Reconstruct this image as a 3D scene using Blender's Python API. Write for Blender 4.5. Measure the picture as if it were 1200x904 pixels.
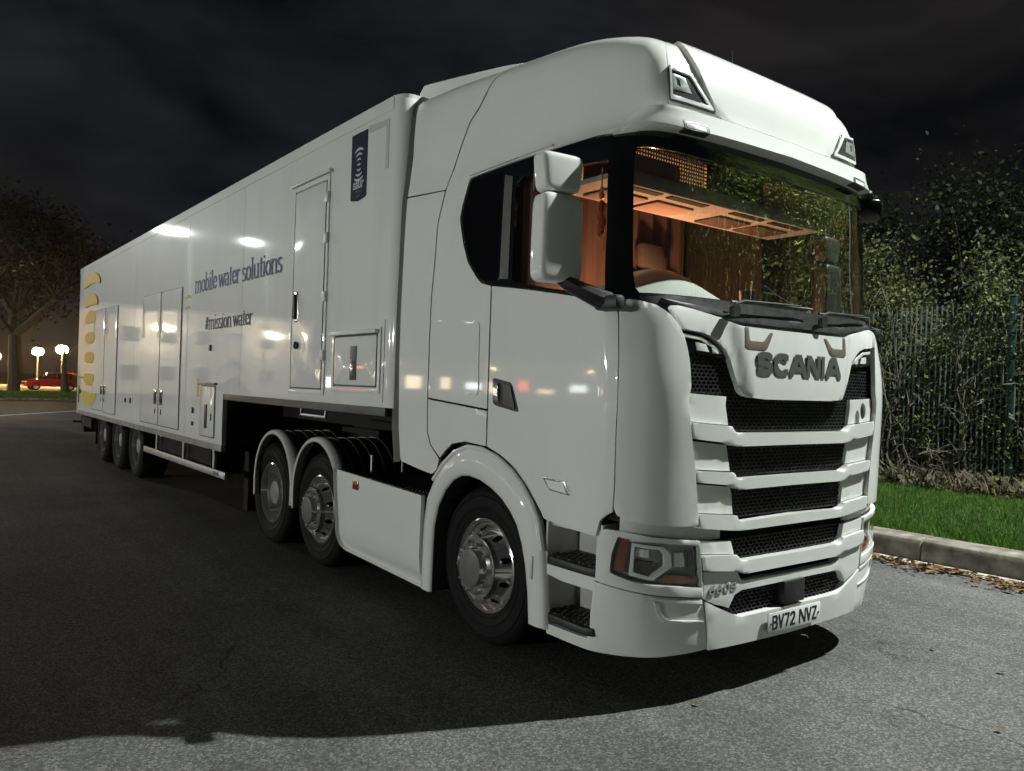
import bpy, bmesh, math, random
import numpy as np
from mathutils import Vector, Matrix, Euler, geometry

R = math.radians
sc = bpy.context.scene
for o in list(bpy.data.objects):
    bpy.data.objects.remove(o, do_unlink=True)
COL = sc.collection

# ------------------------------------------------------------------ camera
cam_data = bpy.data.cameras.new('camera')
cam_data.sensor_width = 36.0
cam_data.lens = 36.0 * 930.94 / 1200.0
cam_data.clip_start = 0.05
cam_data.clip_end = 2000.0
cam = bpy.data.objects.new('camera', cam_data)
COL.objects.link(cam)
_yaw, _pitch, _roll = 0.65223, 0.0004, 0.03195
_f = Vector((math.sin(_yaw) * math.cos(_pitch), math.cos(_yaw) * math.cos(_pitch), math.sin(_pitch)))
_r = _f.cross(Vector((0, 0, 1))).normalized()
_u = _r.cross(_f)
_r2 = _r * math.cos(_roll) + _u * math.sin(_roll)
_u2 = -_r * math.sin(_roll) + _u * math.cos(_roll)
cam.matrix_world = Matrix(((_r2.x, _u2.x, -_f.x, -4.113), (_r2.y, _u2.y, -_f.y, -2.607), (_r2.z, _u2.z, -_f.z, 1.634), (0, 0, 0, 1)))
sc.camera = cam

# ------------------------------------------------------------------ night sky
world = bpy.data.worlds.new('World')
sc.world = world
world.use_nodes = True
wn, wl = world.node_tree.nodes, world.node_tree.links
wn.clear()
w_out = wn.new('ShaderNodeOutputWorld')
w_bg = wn.new('ShaderNodeBackground')
w_tc = wn.new('ShaderNodeTexCoord')
w_map = wn.new('ShaderNodeMapping')
w_map.inputs['Scale'].default_value = (1.6, 1.6, 4.2)
w_map.inputs['Rotation'].default_value = (0.15, 0.1, 0.6)
w_n = wn.new('ShaderNodeTexNoise')
w_n.inputs['Scale'].default_value = 1.7
w_n.inputs['Detail'].default_value = 7.0
w_n.inputs['Roughness'].default_value = 0.55
w_n.inputs['Distortion'].default_value = 0.5
w_r = wn.new('ShaderNodeValToRGB')
w_r.color_ramp.elements[0].position = 0.36
w_r.color_ramp.elements[0].color = (0.0028, 0.0030, 0.0036, 1)
w_r.color_ramp.elements[1].position = 0.66
w_r.color_ramp.elements[1].color = (0.0175, 0.0160, 0.0158, 1)
wl.new(w_tc.outputs['Generated'], w_map.inputs['Vector'])
wl.new(w_map.outputs['Vector'], w_n.inputs['Vector'])
wl.new(w_n.outputs['Fac'], w_r.inputs['Fac'])
w_n2 = wn.new('ShaderNodeTexNoise'); w_n2.inputs['Scale'].default_value = 1.1; w_n2.inputs['Detail'].default_value = 2
w_r2 = wn.new('ShaderNodeValToRGB')
w_r2.color_ramp.elements[0].position = .42; w_r2.color_ramp.elements[0].color = (1.0, .93, .88, 1)
w_r2.color_ramp.elements[1].position = .58; w_r2.color_ramp.elements[1].color = (.80, .98, 1.22, 1)
w_mx = wn.new('ShaderNodeMix'); w_mx.data_type = 'RGBA'; w_mx.blend_type = 'MULTIPLY'; w_mx.inputs['Factor'].default_value = 1
wl.new(w_tc.outputs['Generated'], w_n2.inputs['Vector']); wl.new(w_n2.outputs['Fac'], w_r2.inputs['Fac'])
wl.new(w_r.outputs['Color'], w_mx.inputs['A']); wl.new(w_r2.outputs['Color'], w_mx.inputs['B'])
wl.new(w_mx.outputs['Result'], w_bg.inputs['Color'])
w_bg.inputs['Strength'].default_value = 1.0
wl.new(w_bg.outputs['Background'], w_out.inputs['Surface'])

# ------------------------------------------------------------------ exposure and renderer
sc.view_settings.view_transform = 'Standard'
sc.view_settings.look = 'None'
sc.view_settings.exposure = 0.0
sc.view_settings.gamma = 1.0
sc.view_settings.use_curve_mapping = False
sc.render.engine = 'CYCLES'
cy = sc.cycles
cy.use_denoising = True
cy.max_bounces = 5
cy.diffuse_bounces = 2
cy.glossy_bounces = 3
cy.transmission_bounces = 3
cy.transparent_max_bounces = 12
cy.adaptive_threshold = .025
cy.sample_clamp_indirect = 4.0
cy.caustics_reflective = False
cy.caustics_refractive = False

KEY_POS = (7.1, -3.4, 12.0)      # head of the street lamp on the verge that lights the lorry's front
KEY_W = 18500.0
SIDE_W = 41000.0  # lamps out of view; the far two are fill added for the flank
CAB_W = 105.0                       # courtesy lamp inside the cab

# ------------------------------------------------------------------ materials
MATS = {}
def mat(name, base=(.5, .5, .5), rough=.5, metal=0.0, coat=0.0, spec=.5, emit=None, estr=0.0, trans=0.0, ior=1.45):
    m = bpy.data.materials.new(name)
    m.use_nodes = True
    b = m.node_tree.nodes['Principled BSDF']
    b.inputs['Base Color'].default_value = (*base, 1)
    b.inputs['Roughness'].default_value = rough
    b.inputs['Metallic'].default_value = metal
    b.inputs['Coat Weight'].default_value = coat
    b.inputs['Coat Roughness'].default_value = 0.04
    b.inputs['Specular IOR Level'].default_value = spec
    b.inputs['Transmission Weight'].default_value = trans
    b.inputs['IOR'].default_value = ior
    if emit:
        b.inputs['Emission Color'].default_value = (*emit, 1)
        b.inputs['Emission Strength'].default_value = estr
    MATS[name] = m
    return m
def nodes(m):
    return m.node_tree.nodes, m.node_tree.links, m.node_tree.nodes['Principled BSDF']
def add_var(m, scale, lo, hi, detail=4, coords='Object', rough=None, bump=None, bscale=None, stretch=None):
    """colour variation between lo and hi, optional roughness range and bump"""
    n, l, b = nodes(m)
    tc = n.new('ShaderNodeTexCoord')
    src = tc.outputs[coords]
    if stretch:
        mp = n.new('ShaderNodeMapping'); mp.inputs['Scale'].default_value = stretch
        l.new(src, mp.inputs['Vector']); src = mp.outputs['Vector']
    t = n.new('ShaderNodeTexNoise')
    t.inputs['Scale'].default_value = scale
    t.inputs['Detail'].default_value = detail
    l.new(src, t.inputs['Vector'])
    r = n.new('ShaderNodeValToRGB')
    r.color_ramp.elements[0].position = .3; r.color_ramp.elements[0].color = (*lo, 1)
    r.color_ramp.elements[1].position = .7; r.color_ramp.elements[1].color = (*hi, 1)
    l.new(t.outputs['Fac'], r.inputs['Fac'])
    l.new(r.outputs['Color'], b.inputs['Base Color'])
    if rough:
        mr = n.new('ShaderNodeMapRange')
        mr.inputs['To Min'].default_value, mr.inputs['To Max'].default_value = rough
        l.new(t.outputs['Fac'], mr.inputs['Value'])
        l.new(mr.outputs['Result'], b.inputs['Roughness'])
    if bump:
        t2 = n.new('ShaderNodeTexNoise')
        t2.inputs['Scale'].default_value = bscale or scale
        t2.inputs['Detail'].default_value = 3
        l.new(src, t2.inputs['Vector'])
        bp = n.new('ShaderNodeBump')
        bp.inputs['Strength'].default_value = bump[0]
        bp.inputs['Distance'].default_value = bump[1]
        l.new(t2.outputs['Fac'], bp.inputs['Height'])
        l.new(bp.outputs['Normal'], b.inputs['Normal'])
    return r

add_var(mat('white_paint', (.74, .75, .72), .5, coat=1.0, spec=.12), 2.3, (.715, .725, .70), (.755, .765, .74), 5, rough=(.4, .6))
add_var(mat('trailer_white', (.72, .73, .70), .5, coat=.9, spec=.12), .7, (.69, .70, .67), (.735, .74, .71), 3, rough=(.4, .6), bump=(.022, .02), bscale=.9)
def add_streaks(m, amt):
    n, l, b = nodes(m)
    src = b.inputs['Base Color'].links[0].from_socket
    tc = n.new('ShaderNodeTexCoord'); mp = n.new('ShaderNodeMapping'); mp.inputs['Scale'].default_value = (1, 1.6, .22)
    t = n.new('ShaderNodeTexNoise'); t.inputs['Scale'].default_value = 2.2; t.inputs['Detail'].default_value = 6; t.inputs['Roughness'].default_value = .65
    l.new(tc.outputs['Object'], mp.inputs['Vector']); l.new(mp.outputs['Vector'], t.inputs['Vector'])
    r = n.new('ShaderNodeMapRange'); r.inputs['From Min'].default_value = .48; r.inputs['From Max'].default_value = .75
    r.inputs['To Min'].default_value = 1.0; r.inputs['To Max'].default_value = 1.0 - amt
    l.new(t.outputs['Fac'], r.inputs['Value'])
    mx = n.new('ShaderNodeMix'); mx.data_type = 'RGBA'; mx.blend_type = 'MULTIPLY'; mx.inputs['Factor'].default_value = 1
    l.new(src, mx.inputs['A']); l.new(r.outputs['Result'], mx.inputs['B']); l.new(mx.outputs['Result'], b.inputs['Base Color'])
add_streaks(MATS['trailer_white'], .07)
add_streaks(MATS['white_paint'], .03)
add_var(mat('grubby_white', (.66, .66, .63), .4, coat=.3), 3.0, (.56, .56, .53), (.70, .70, .67), 6, rough=(.3, .5))
mat('black_gloss', (.006, .007, .008), .12, coat=.3)
add_var(mat('black_plastic', (.02, .02, .022), .5), 30, (.012, .012, .013), (.028, .028, .03), 3, rough=(.4, .6))
add_var(mat('dark_trim', (.05, .05, .05), .5), 8, (.04, .04, .04), (.065, .065, .062), 3)
add_var(mat('rubber', (.009, .009, .010), .75, spec=.15), 14, (.005, .005, .006), (.013, .012, .012), 5, rough=(.6, .85), bump=(.25, .004), bscale=60)
mat('chrome', (.75, .75, .74), .14, 1.0)
add_var(mat('alloy', (.5, .5, .49), .25, .88), 12, (.78, .78, .77), (.92, .92, .90), 5, rough=(.06, .18))
add_var(mat('steel_grey', (.22, .22, .22), .5, .6), 6, (.16, .16, .16), (.28, .28, .27), 4)
add_var(mat('galvanised', (.4, .41, .41), .45, .7), 9, (.33, .34, .34), (.48, .49, .49), 4, rough=(.35, .55))
mat('letter_grey', (.16, .165, .16), .35, .4)
mat('taupe', (.14, .115, .095), .5)
mat('amber', (.20, .062, .022), .2, coat=.6)
mat('roof_lamp_dark', (.05, .052, .055), .2)
mat('roof_lens', (.50, .52, .52), .2, .4)
mat('lamp_housing', (.30, .305, .31), .3)
mat('red_lens', (.22, .03, .02), .2, coat=.6)
mat('lens_inner', (.88, .90, .89), .2, .12)
mat('lens_chrome', (.90, .91, .90), .2, .2)
mat('marker_lens', (.85, .85, .83), .15, coat=.8)
mat('plate_white', (.70, .71, .69), .4)
mat('ink', (.012, .012, .013), .5)
mat('navy', (.008, .013, .028), .6, spec=.1)
mat('text_blue', (.13, .14, .24), .6, spec=.08)
mat('text_grey', (.10, .10, .115), .6, spec=.08)
mat('sticker_text', (.42, .45, .50), .5)
mat('yellow_film', (.60, .42, .10), .6, spec=.1)
mat('grey_film', (.42, .42, .40), .5)
add_var(mat('cab_trim', (.30, .27, .25), .7), 7, (.25, .225, .21), (.36, .33, .30), 4)
mat('cab_dark', (.016, .015, .015), .8, spec=.2)
mat('net_fabric', (.34, .21, .18), .8)
mat('dash_cover', (.72, .72, .70), .6)
mat('red_charm', (.6, .05, .03), .4)
mat('yellow_charm', (.55, .35, .04), .4)
mat('seat_fabric', (.06, .05, .05), .85)
mat('car_red', (.35, .012, .014), .25, coat=1.0)
mat('car_grey', (.10, .10, .11), .25, coat=1.0)
mat('car_glass', (.02, .025, .028), .06)
mat('brown_leaf', (.2, .1, .04), .8)
mat('curtain', (.06, .035, .028), .85)
add_var(mat('render_wall', (.5, .47, .42), .85), 1.5, (.42, .39, .34), (.56, .53, .47), 6)
mat('added_shop_light', (1, .9, .7), .5, emit=(1.0, .80, .52), estr=9.0)
mat('added_shop_cool', (1, 1, 1), .5, emit=(.92, 1.0, .95), estr=12.0)
mat('added_shop_red', (1, .2, .1), .5, emit=(1.0, .12, .06), estr=9.0)
mat('window_dark', (.02, .022, .025), .1)
mat('mirror_glass', (.6, .68, .66), .03, 1.0)

def glass_mat(name, tint, f0):
    """thin glazing: clear with a mirror share that grows towards grazing view, the same from both sides"""
    m = bpy.data.materials.new(name); m.use_nodes = True
    n, l = m.node_tree.nodes, m.node_tree.links
    n.clear()
    def math_(op, a, b=None):
        k = n.new('ShaderNodeMath'); k.operation = op
        for i, v in enumerate((a, b)):
            if v is None: continue
            if isinstance(v, (int, float)): k.inputs[i].default_value = v
            else: l.new(v, k.inputs[i])
        return k.outputs['Value']
    o = n.new('ShaderNodeOutputMaterial'); mx = n.new('ShaderNodeMixShader'); g = n.new('ShaderNodeNewGeometry')
    tr = n.new('ShaderNodeBsdfTransparent'); gl = n.new('ShaderNodeBsdfGlossy'); dp = n.new('ShaderNodeVectorMath'); dp.operation = 'DOT_PRODUCT'
    tr.inputs['Color'].default_value = (*tint, 1); gl.inputs['Roughness'].default_value = 0.0; gl.inputs['Color'].default_value = (1, 1, 1, 1)
    l.new(g.outputs['Normal'], dp.inputs[0]); l.new(g.outputs['Incoming'], dp.inputs[1])
    c = math_('ABSOLUTE', dp.outputs['Value'])
    f = math_('ADD', math_('MULTIPLY', math_('POWER', math_('SUBTRACT', 1.0, c), 5.0), 1 - f0), f0)
    l.new(f, mx.inputs['Fac']); l.new(tr.outputs['BSDF'], mx.inputs[1]); l.new(gl.outputs['BSDF'], mx.inputs[2])
    l.new(mx.outputs['Shader'], o.inputs['Surface'])
    MATS[name] = m
glass_mat('windscreen_glass', (.82, .85, .83), .17)
glass_mat('side_glass', (.72, .76, .74), .05)
glass_mat('lamp_glass', (.96, .97, .97), .06)
mat('privacy_glass', (.004, .004, .005), .06)

# ground asphalt: stone chips, large patches and stains
def make_asphalt():
    m = mat('asphalt', (.07, .07, .07), .9, spec=.12)
    n, l, b = nodes(m)
    tc = n.new('ShaderNodeTexCoord')
    def noise(scale, detail=3, rough=.55, vec=None, dist=0):
        t = n.new('ShaderNodeTexNoise'); t.inputs['Scale'].default_value = scale; t.inputs['Detail'].default_value = detail
        t.inputs['Roughness'].default_value = rough; t.inputs['Distortion'].default_value = dist
        l.new(vec or tc.outputs['Object'], t.inputs['Vector']); return t
    def rng_(src, a, b_, c, d):
        r = n.new('ShaderNodeMapRange'); r.inputs['From Min'].default_value = a; r.inputs['From Max'].default_value = b_
        r.inputs['To Min'].default_value = c; r.inputs['To Max'].default_value = d; l.new(src, r.inputs['Value']); return r.outputs['Result']
    def mul(a, b_):
        k = n.new('ShaderNodeMath'); k.operation = 'MULTIPLY'; l.new(a, k.inputs[0]); l.new(b_, k.inputs[1]); return k.outputs['Value']
    v1 = n.new('ShaderNodeTexVoronoi'); v1.inputs['Scale'].default_value = 95
    l.new(tc.outputs['Object'], v1.inputs['Vector'])
    v2 = noise(210, 2)
    r1 = n.new('ShaderNodeValToRGB')                      # each chip its own grey
    e = r1.color_ramp.elements
    e[0].position = 0; e[0].color = (.068, .067, .066, 1)
    e[1].position = 1; e[1].color = (.200, .196, .188, 1)
    k = e.new(.6); k.color = (.110, .109, .107, 1)
    sep = n.new('ShaderNodeSeparateColor'); l.new(v1.outputs['Color'], sep.inputs['Color'])
    l.new(sep.outputs['Red'], r1.inputs['Fac'])
    f = rng_(v2.outputs['Fac'], .3, .7, .6, 1.35)
    f = mul(f, rng_(noise(.5, 8, .62).outputs['Fac'], .3, .72, .66, 1.2))          # broad wear
    f = mul(f, rng_(noise(1.6, 6, .7, dist=1.2).outputs['Fac'], .60, .70, 1.0, .62))  # oil and damp stains
    mp = n.new('ShaderNodeMapping'); mp.inputs['Scale'].default_value = (2.6, .12, 1); mp.inputs['Rotation'].default_value = (0, 0, .35)
    l.new(tc.outputs['Object'], mp.inputs['Vector'])
    f = mul(f, rng_(noise(1.0, 4, .6, mp.outputs['Vector']).outputs['Fac'], .35, .7, 1.08, .84))   # tyre-worn streaks
    # hairline cracks along the edges of big warped cells, only where a mask lets them show
    wn_ = noise(1.3, 4); ad = n.new('ShaderNodeVectorMath'); ad.operation = 'MULTIPLY_ADD'
    l.new(wn_.outputs['Color'], ad.inputs[0]); ad.inputs[1].default_value = (.7, .7, 0); l.new(tc.outputs['Object'], ad.inputs[2])
    ck = n.new('ShaderNodeTexVoronoi'); ck.feature = 'DISTANCE_TO_EDGE'; ck.inputs['Scale'].default_value = .42
    l.new(ad.outputs['Vector'], ck.inputs['Vector'])
    line = rng_(ck.outputs['Distance'], .002, .006, .5, 1.0)
    msk = rng_(noise(.35, 2).outputs['Fac'], .58, .64, 0, .8)
    mk = n.new('ShaderNodeMix'); mk.data_type = 'FLOAT'; l.new(msk, mk.inputs['Factor']); mk.inputs['A'].default_value = 1.0; l.new(line, mk.inputs['B'])
    f = mul(f, mk.outputs['Result'])
    mx = n.new('ShaderNodeMix'); mx.data_type = 'RGBA'; mx.blend_type = 'MULTIPLY'; mx.inputs['Factor'].default_value = 1
    l.new(r1.outputs['Color'], mx.inputs['A']); l.new(f, mx.inputs['B'])
    l.new(mx.outputs['Result'], b.inputs['Base Color'])
    bp = n.new('ShaderNodeBump'); bp.inputs['Strength'].default_value = .45; bp.inputs['Distance'].default_value = .005
    sb = n.new('ShaderNodeMath'); sb.operation = 'SUBTRACT'
    l.new(v2.outputs['Fac'], sb.inputs[0]); l.new(v1.outputs['Distance'], sb.inputs[1])
    l.new(sb.outputs['Value'], bp.inputs['Height']); l.new(bp.outputs['Normal'], b.inputs['Normal'])
make_asphalt()
add_var(mat('road_asphalt', (.06, .06, .06), .8), 1.2, (.05, .05, .05), (.09, .09, .088), 8)
add_var(mat('white_line', (.6, .6, .58), .7), 5, (.35, .35, .34), (.66, .66, .64), 6)
add_var(mat('concrete', (.2, .18, .15), .9), 6, (.085, .072, .055), (.27, .25, .215), 9, bump=(.5, .006), bscale=45)
add_var(mat('gutter_concrete', (.36, .35, .33), .85), 4, (.24, .23, .21), (.44, .43, .40), 8, bump=(.4, .005), bscale=50)
add_var(mat('soil', (.035, .028, .018), .95), 7, (.02, .016, .01), (.06, .05, .03), 6, bump=(.6, .03), bscale=20)
add_var(mat('lawn_base', (.04, .08, .015), .95), 9, (.02, .045, .010), (.045, .085, .018), 6, bump=(.8, .02), bscale=50)
def leaf_mat(name, lo, hi, trans=.25, rough=.55):
    m = mat(name, lo, rough, spec=.2)
    n, l, b = nodes(m)
    g = n.new('ShaderNodeNewGeometry')
    r = n.new('ShaderNodeValToRGB')
    r.color_ramp.elements[0].color = (*lo, 1); r.color_ramp.elements[1].color = (*hi, 1)
    l.new(g.outputs['Random Per Island'], r.inputs['Fac']); l.new(r.outputs['Color'], b.inputs['Base Color'])
    b.inputs['Subsurface Weight'].default_value = 0
    o = [x for x in n if x.type == 'OUTPUT_MATERIAL'][0]
    t = n.new('ShaderNodeBsdfTranslucent'); mx = n.new('ShaderNodeMixShader'); mx.inputs['Fac'].default_value = trans
    l.new(r.outputs['Color'], t.inputs['Color'])
    l.new(b.outputs['BSDF'], mx.inputs[1]); l.new(t.outputs['BSDF'], mx.inputs[2]); l.new(mx.outputs['Shader'], o.inputs['Surface'])
leaf_mat('grass_blade', (.05, .115, .016), (.12, .23, .045), .35)
leaf_mat('ivy_leaf', (.026, .036, .016), (.10, .106, .046))
leaf_mat('bush_leaf', (.032, .042, .017), (.12, .125, .052))
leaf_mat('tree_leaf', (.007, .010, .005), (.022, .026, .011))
leaf_mat('verge_leaf', (.05, .075, .018), (.19, .22, .06))
leaf_mat('dead_leaf', (.07, .04, .018), (.25, .155, .075), .15, .8)
leaf_mat('pale_bush_leaf', (.08, .08, .05), (.20, .19, .13))
leaf_mat('dry_stem', (.10, .085, .06), (.24, .20, .15), .1, .8)
add_var(mat('bark', (.07, .055, .04), .9), 14, (.035, .028, .02), (.10, .085, .065), 6, bump=(.8, .02), bscale=30)
add_var(mat('twig', (.12, .10, .08), .85), 9, (.06, .05, .038), (.16, .14, .115), 4)
add_var(mat('fence_green', (.10, .12, .11), .5), 6, (.07, .09, .08), (.13, .15, .135), 4)
add_var(mat('post_green', (.010, .028, .021), .5, spec=.2), 6, (.007, .022, .016), (.013, .034, .025), 4)
mat('lamp_white', (.9, .95, .9), .3, emit=(.86, 1.0, .92), estr=60)
mat('lamp_warm', (1, .8, .5), .3, emit=(1.0, .60, .22), estr=260)
mat('lamp_row', (1, .85, .6), .3, emit=(1.0, .74, .42), estr=60)
mat('lamp_cool', (1, 1, 1), .3, emit=(.95, 1.0, .96), estr=16)
mat('cab_lamp', (1, .8, .6), .3, emit=(1.0, .55, .30), estr=14)

# ------------------------------------------------------------------ object helpers
def link(name, me, material=None, parent=None, label=None, category=None, group=None, kind=None, loc=None, rot=None):
    o = bpy.data.objects.new(name, me)
    COL.objects.link(o)
    if me is not None and material is not None and len(me.materials) == 0:
        me.materials.append(MATS[material])
    if parent is not None: o.parent = parent
    if loc is not None: o.location = loc
    if rot is not None: o.rotation_euler = rot
    tag(o, label, category, group, kind)
    return o
def tag(o, label=None, category=None, group=None, kind=None):
    if label: o['label'] = label
    if category: o['category'] = category
    if group: o['group'] = group
    if kind: o['kind'] = kind
    return o
def empty(name, loc=(0, 0, 0), rz=0, **k):
    return link(name, None, loc=loc, rot=(0, 0, rz), **k)
def smooth(me, angle=35):
    for p in me.polygons: p.use_smooth = True
    me.set_sharp_from_angle(angle=R(angle))
def copy_tree(o, parent=None):
    c = o.copy(); COL.objects.link(c)
    if parent is not None: c.parent = parent
    for ch in list(o.children): copy_tree(ch, c)
    return c

class MB:
    def __init__(s): s.v = []; s.f = []
    def add(s, vs, fs):
        b = len(s.v); s.v += [tuple(x) for x in vs]; s.f += [tuple(b + i for i in f) for f in fs]; return s
    def box(s, c, d, rot=None):
        h = [x / 2 for x in d]
        vs = [Vector((sx * h[0], sy * h[1], sz * h[2])) for sx in (-1, 1) for sy in (-1, 1) for sz in (-1, 1)]
        if rot is not None:
            q = Euler(rot).to_matrix(); vs = [q @ v for v in vs]
        vs = [v + Vector(c) for v in vs]
        return s.add(vs, [(0, 1, 3, 2), (4, 6, 7, 5), (0, 4, 5, 1), (2, 3, 7, 6), (0, 2, 6, 4), (1, 5, 7, 3)])
    def box2(s, a, b):
        return s.box([(a[i] + b[i]) / 2 for i in range(3)], [abs(b[i] - a[i]) for i in range(3)])
    def tube(s, pts, rad, n=8, caps=True):
        pts = [Vector(p) for p in pts]; base = len(s.v); up = Vector((0, 0, 1))
        rs = rad if isinstance(rad, (list, tuple)) else [rad] * len(pts)
        prev = None
        for i, p in enumerate(pts):
            d = (pts[min(i + 1, len(pts) - 1)] - pts[max(i - 1, 0)])
            if d.length < 1e-9: d = Vector((0, 0, 1))
            d.normalize()
            a = prev - d * prev.dot(d) if prev is not None else d.cross(up if abs(d.z) < .9 else Vector((1, 0, 0)))
            if a.length < 1e-6: a = d.cross(Vector((1, 0, 0)))
            a.normalize(); prev = a; b = d.cross(a)
            for k in range(n):
                t = 2 * math.pi * k / n
                s.v.append(tuple(p + (a * math.cos(t) + b * math.sin(t)) * rs[i]))
        for i in range(len(pts) - 1):
            for k in range(n):
                a0 = base + i * n + k; a1 = base + i * n + (k + 1) % n
                s.f.append((a0, a1, a1 + n, a0 + n))
        if caps:
            s.f.append(tuple(base + k for k in reversed(range(n))))
            s.f.append(tuple(base + (len(pts) - 1) * n + k for k in range(n)))
        return s
    def lathe(s, prof, n=32, axis='x', closed=False, c=(0, 0, 0)):
        """prof: (radius, along) pairs, turned about the axis"""
        base = len(s.v)
        for (r, a) in prof:
            for k in range(n):
                t = 2 * math.pi * k / n; p, q = r * math.cos(t), r * math.sin(t)
                v = {'x': (a, p, q), 'y': (p, a, q), 'z': (p, q, a)}[axis]
                s.v.append((v[0] + c[0], v[1] + c[1], v[2] + c[2]))
        m = len(prof)
        for i in range(m if closed else m - 1):
            for k in range(n):
                j = (i + 1) % m
                s.f.append((base + i * n + k, base + i * n + (k + 1) % n, base + j * n + (k + 1) % n, base + j * n + k))
        return s
    def prism(s, poly, a, b, axis='x'):
        """2D polygon extruded from a to b along the axis; poly in the other two coordinates, in order"""
        def P(u, v, w): return {'x': (w, u, v), 'y': (u, w, v), 'z': (u, v, w)}[axis]
        n = len(poly); base = len(s.v)
        s.v += [P(u, v, a) for u, v in poly] + [P(u, v, b) for u, v in poly]
        s.f.append(tuple(base + i for i in range(n))); s.f.append(tuple(base + n + i for i in reversed(range(n))))
        for i in range(n):
            j = (i + 1) % n; s.f.append((base + i, base + n + i, base + n + j, base + j))
        return s
    def mesh(s, name='m', bevel=0, seg=2, angle=35, sm=True, fix=True):
        me = bpy.data.meshes.new(name); me.from_pydata(s.v, [], s.f); me.validate()
        if fix or bevel:
            bm = bmesh.new(); bm.from_mesh(me)
            if fix: bmesh.ops.recalc_face_normals(bm, faces=bm.faces[:])
            if bevel:
                es = [e for e in bm.edges if len(e.link_faces) == 2 and e.calc_face_angle(0) > R(30)]
                bmesh.ops.bevel(bm, geom=es, offset=bevel, segments=seg, profile=.5, affect='EDGES', clamp_overlap=True)
            bm.to_mesh(me); bm.free()
        if sm: smooth(me, angle)
        return me
    def build(s, name, material, parent=None, bevel=0, seg=2, angle=35, sm=True, fix=True, **k):
        return link(name, s.mesh(name, bevel, seg, angle, sm, fix), material, parent, **k)

# ------------------------------------------------------------------ curved body surfaces of the cab
def pchip(x, y, xq):
    x = np.asarray(x, float); y = np.asarray(y, float); h = np.diff(x)
    d = np.diff(y, axis=0) / h.reshape((-1,) + (1,) * (y.ndim - 1))
    m = np.zeros_like(y); m[0] = d[0]; m[-1] = d[-1]
    for k in range(1, len(x) - 1):
        w1 = 2 * h[k] + h[k - 1]; w2 = h[k] + 2 * h[k - 1]
        with np.errstate(divide='ignore', invalid='ignore'):
            hm = (w1 + w2) / (w1 / d[k - 1] + w2 / d[k])
        m[k] = np.where((d[k - 1] * d[k]) > 0, hm, 0)
    xq = np.clip(xq, x[0], x[-1]); i = np.clip(np.searchsorted(x, xq, side='right') - 1, 0, len(x) - 2)
    t = (xq - x[i]) / h[i]; t = t.reshape(t.shape + (1,) * (y.ndim - 1)); hh = h[i].reshape(t.shape)
    return (2*t**3 - 3*t**2 + 1) * y[i] + (t**3 - 2*t**2 + t) * hh * m[i] + (-2*t**3 + 3*t**2) * y[i+1] + (t**3 - t**2) * hh * m[i+1]

class Net:
    """smooth surface through rows of control points: s runs from the front centre round to the side, t is height"""
    def __init__(s, rows):
        s.t = np.array([r[0] for r in rows], float)
        s.P = np.array([[(c[0], c[1], c[2] if len(c) > 2 else r[0]) for c in r[1]] for r in rows], float)
        s.nc = s.P.shape[1]
        s.tt = np.linspace(s.t[0], s.t[-1], 240)
        A = pchip(s.t, s.P, s.tt)
        s.ss = np.linspace(0, s.nc - 1, 400)
        s.D = np.stack([pchip(np.arange(s.nc), A[k], s.ss) for k in range(240)])
    def at(s, S, T):
        S = np.asarray(S, float); T = np.asarray(T, float); a = np.abs(S)
        fs = np.clip(a / (s.nc - 1) * 399, 0, 398.999); ft = np.clip((T - s.tt[0]) / (s.tt[-1] - s.tt[0]) * 239, 0, 238.999)
        i = fs.astype(int); j = ft.astype(int); u = (fs - i)[..., None]; v = (ft - j)[..., None]
        p = s.D[j, i]*(1-u)*(1-v) + s.D[j, i+1]*u*(1-v) + s.D[j+1, i]*(1-u)*v + s.D[j+1, i+1]*u*v
        p = p.copy(); p[..., 0] *= np.where(S < 0, -1, 1); return p
    def nrm(s, S, T, h=.04):
        lim = s.nc - 1
        T1 = np.clip(T + h*.5, s.tt[0], s.tt[-1]); T0 = np.clip(T - h*.5, s.tt[0], s.tt[-1])
        ds = s.at(np.clip(S + h, -lim, lim), T) - s.at(np.clip(S - h, -lim, lim), T); dt = s.at(S, T1) - s.at(S, T0)
        n = np.cross(ds, dt); l = np.linalg.norm(n, axis=-1, keepdims=True)
        return n / np.where(l < 1e-9, 1, l)
def side(w): return [(w, y) for y in (.8, 1.4, 2.1, 2.62)]
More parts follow.
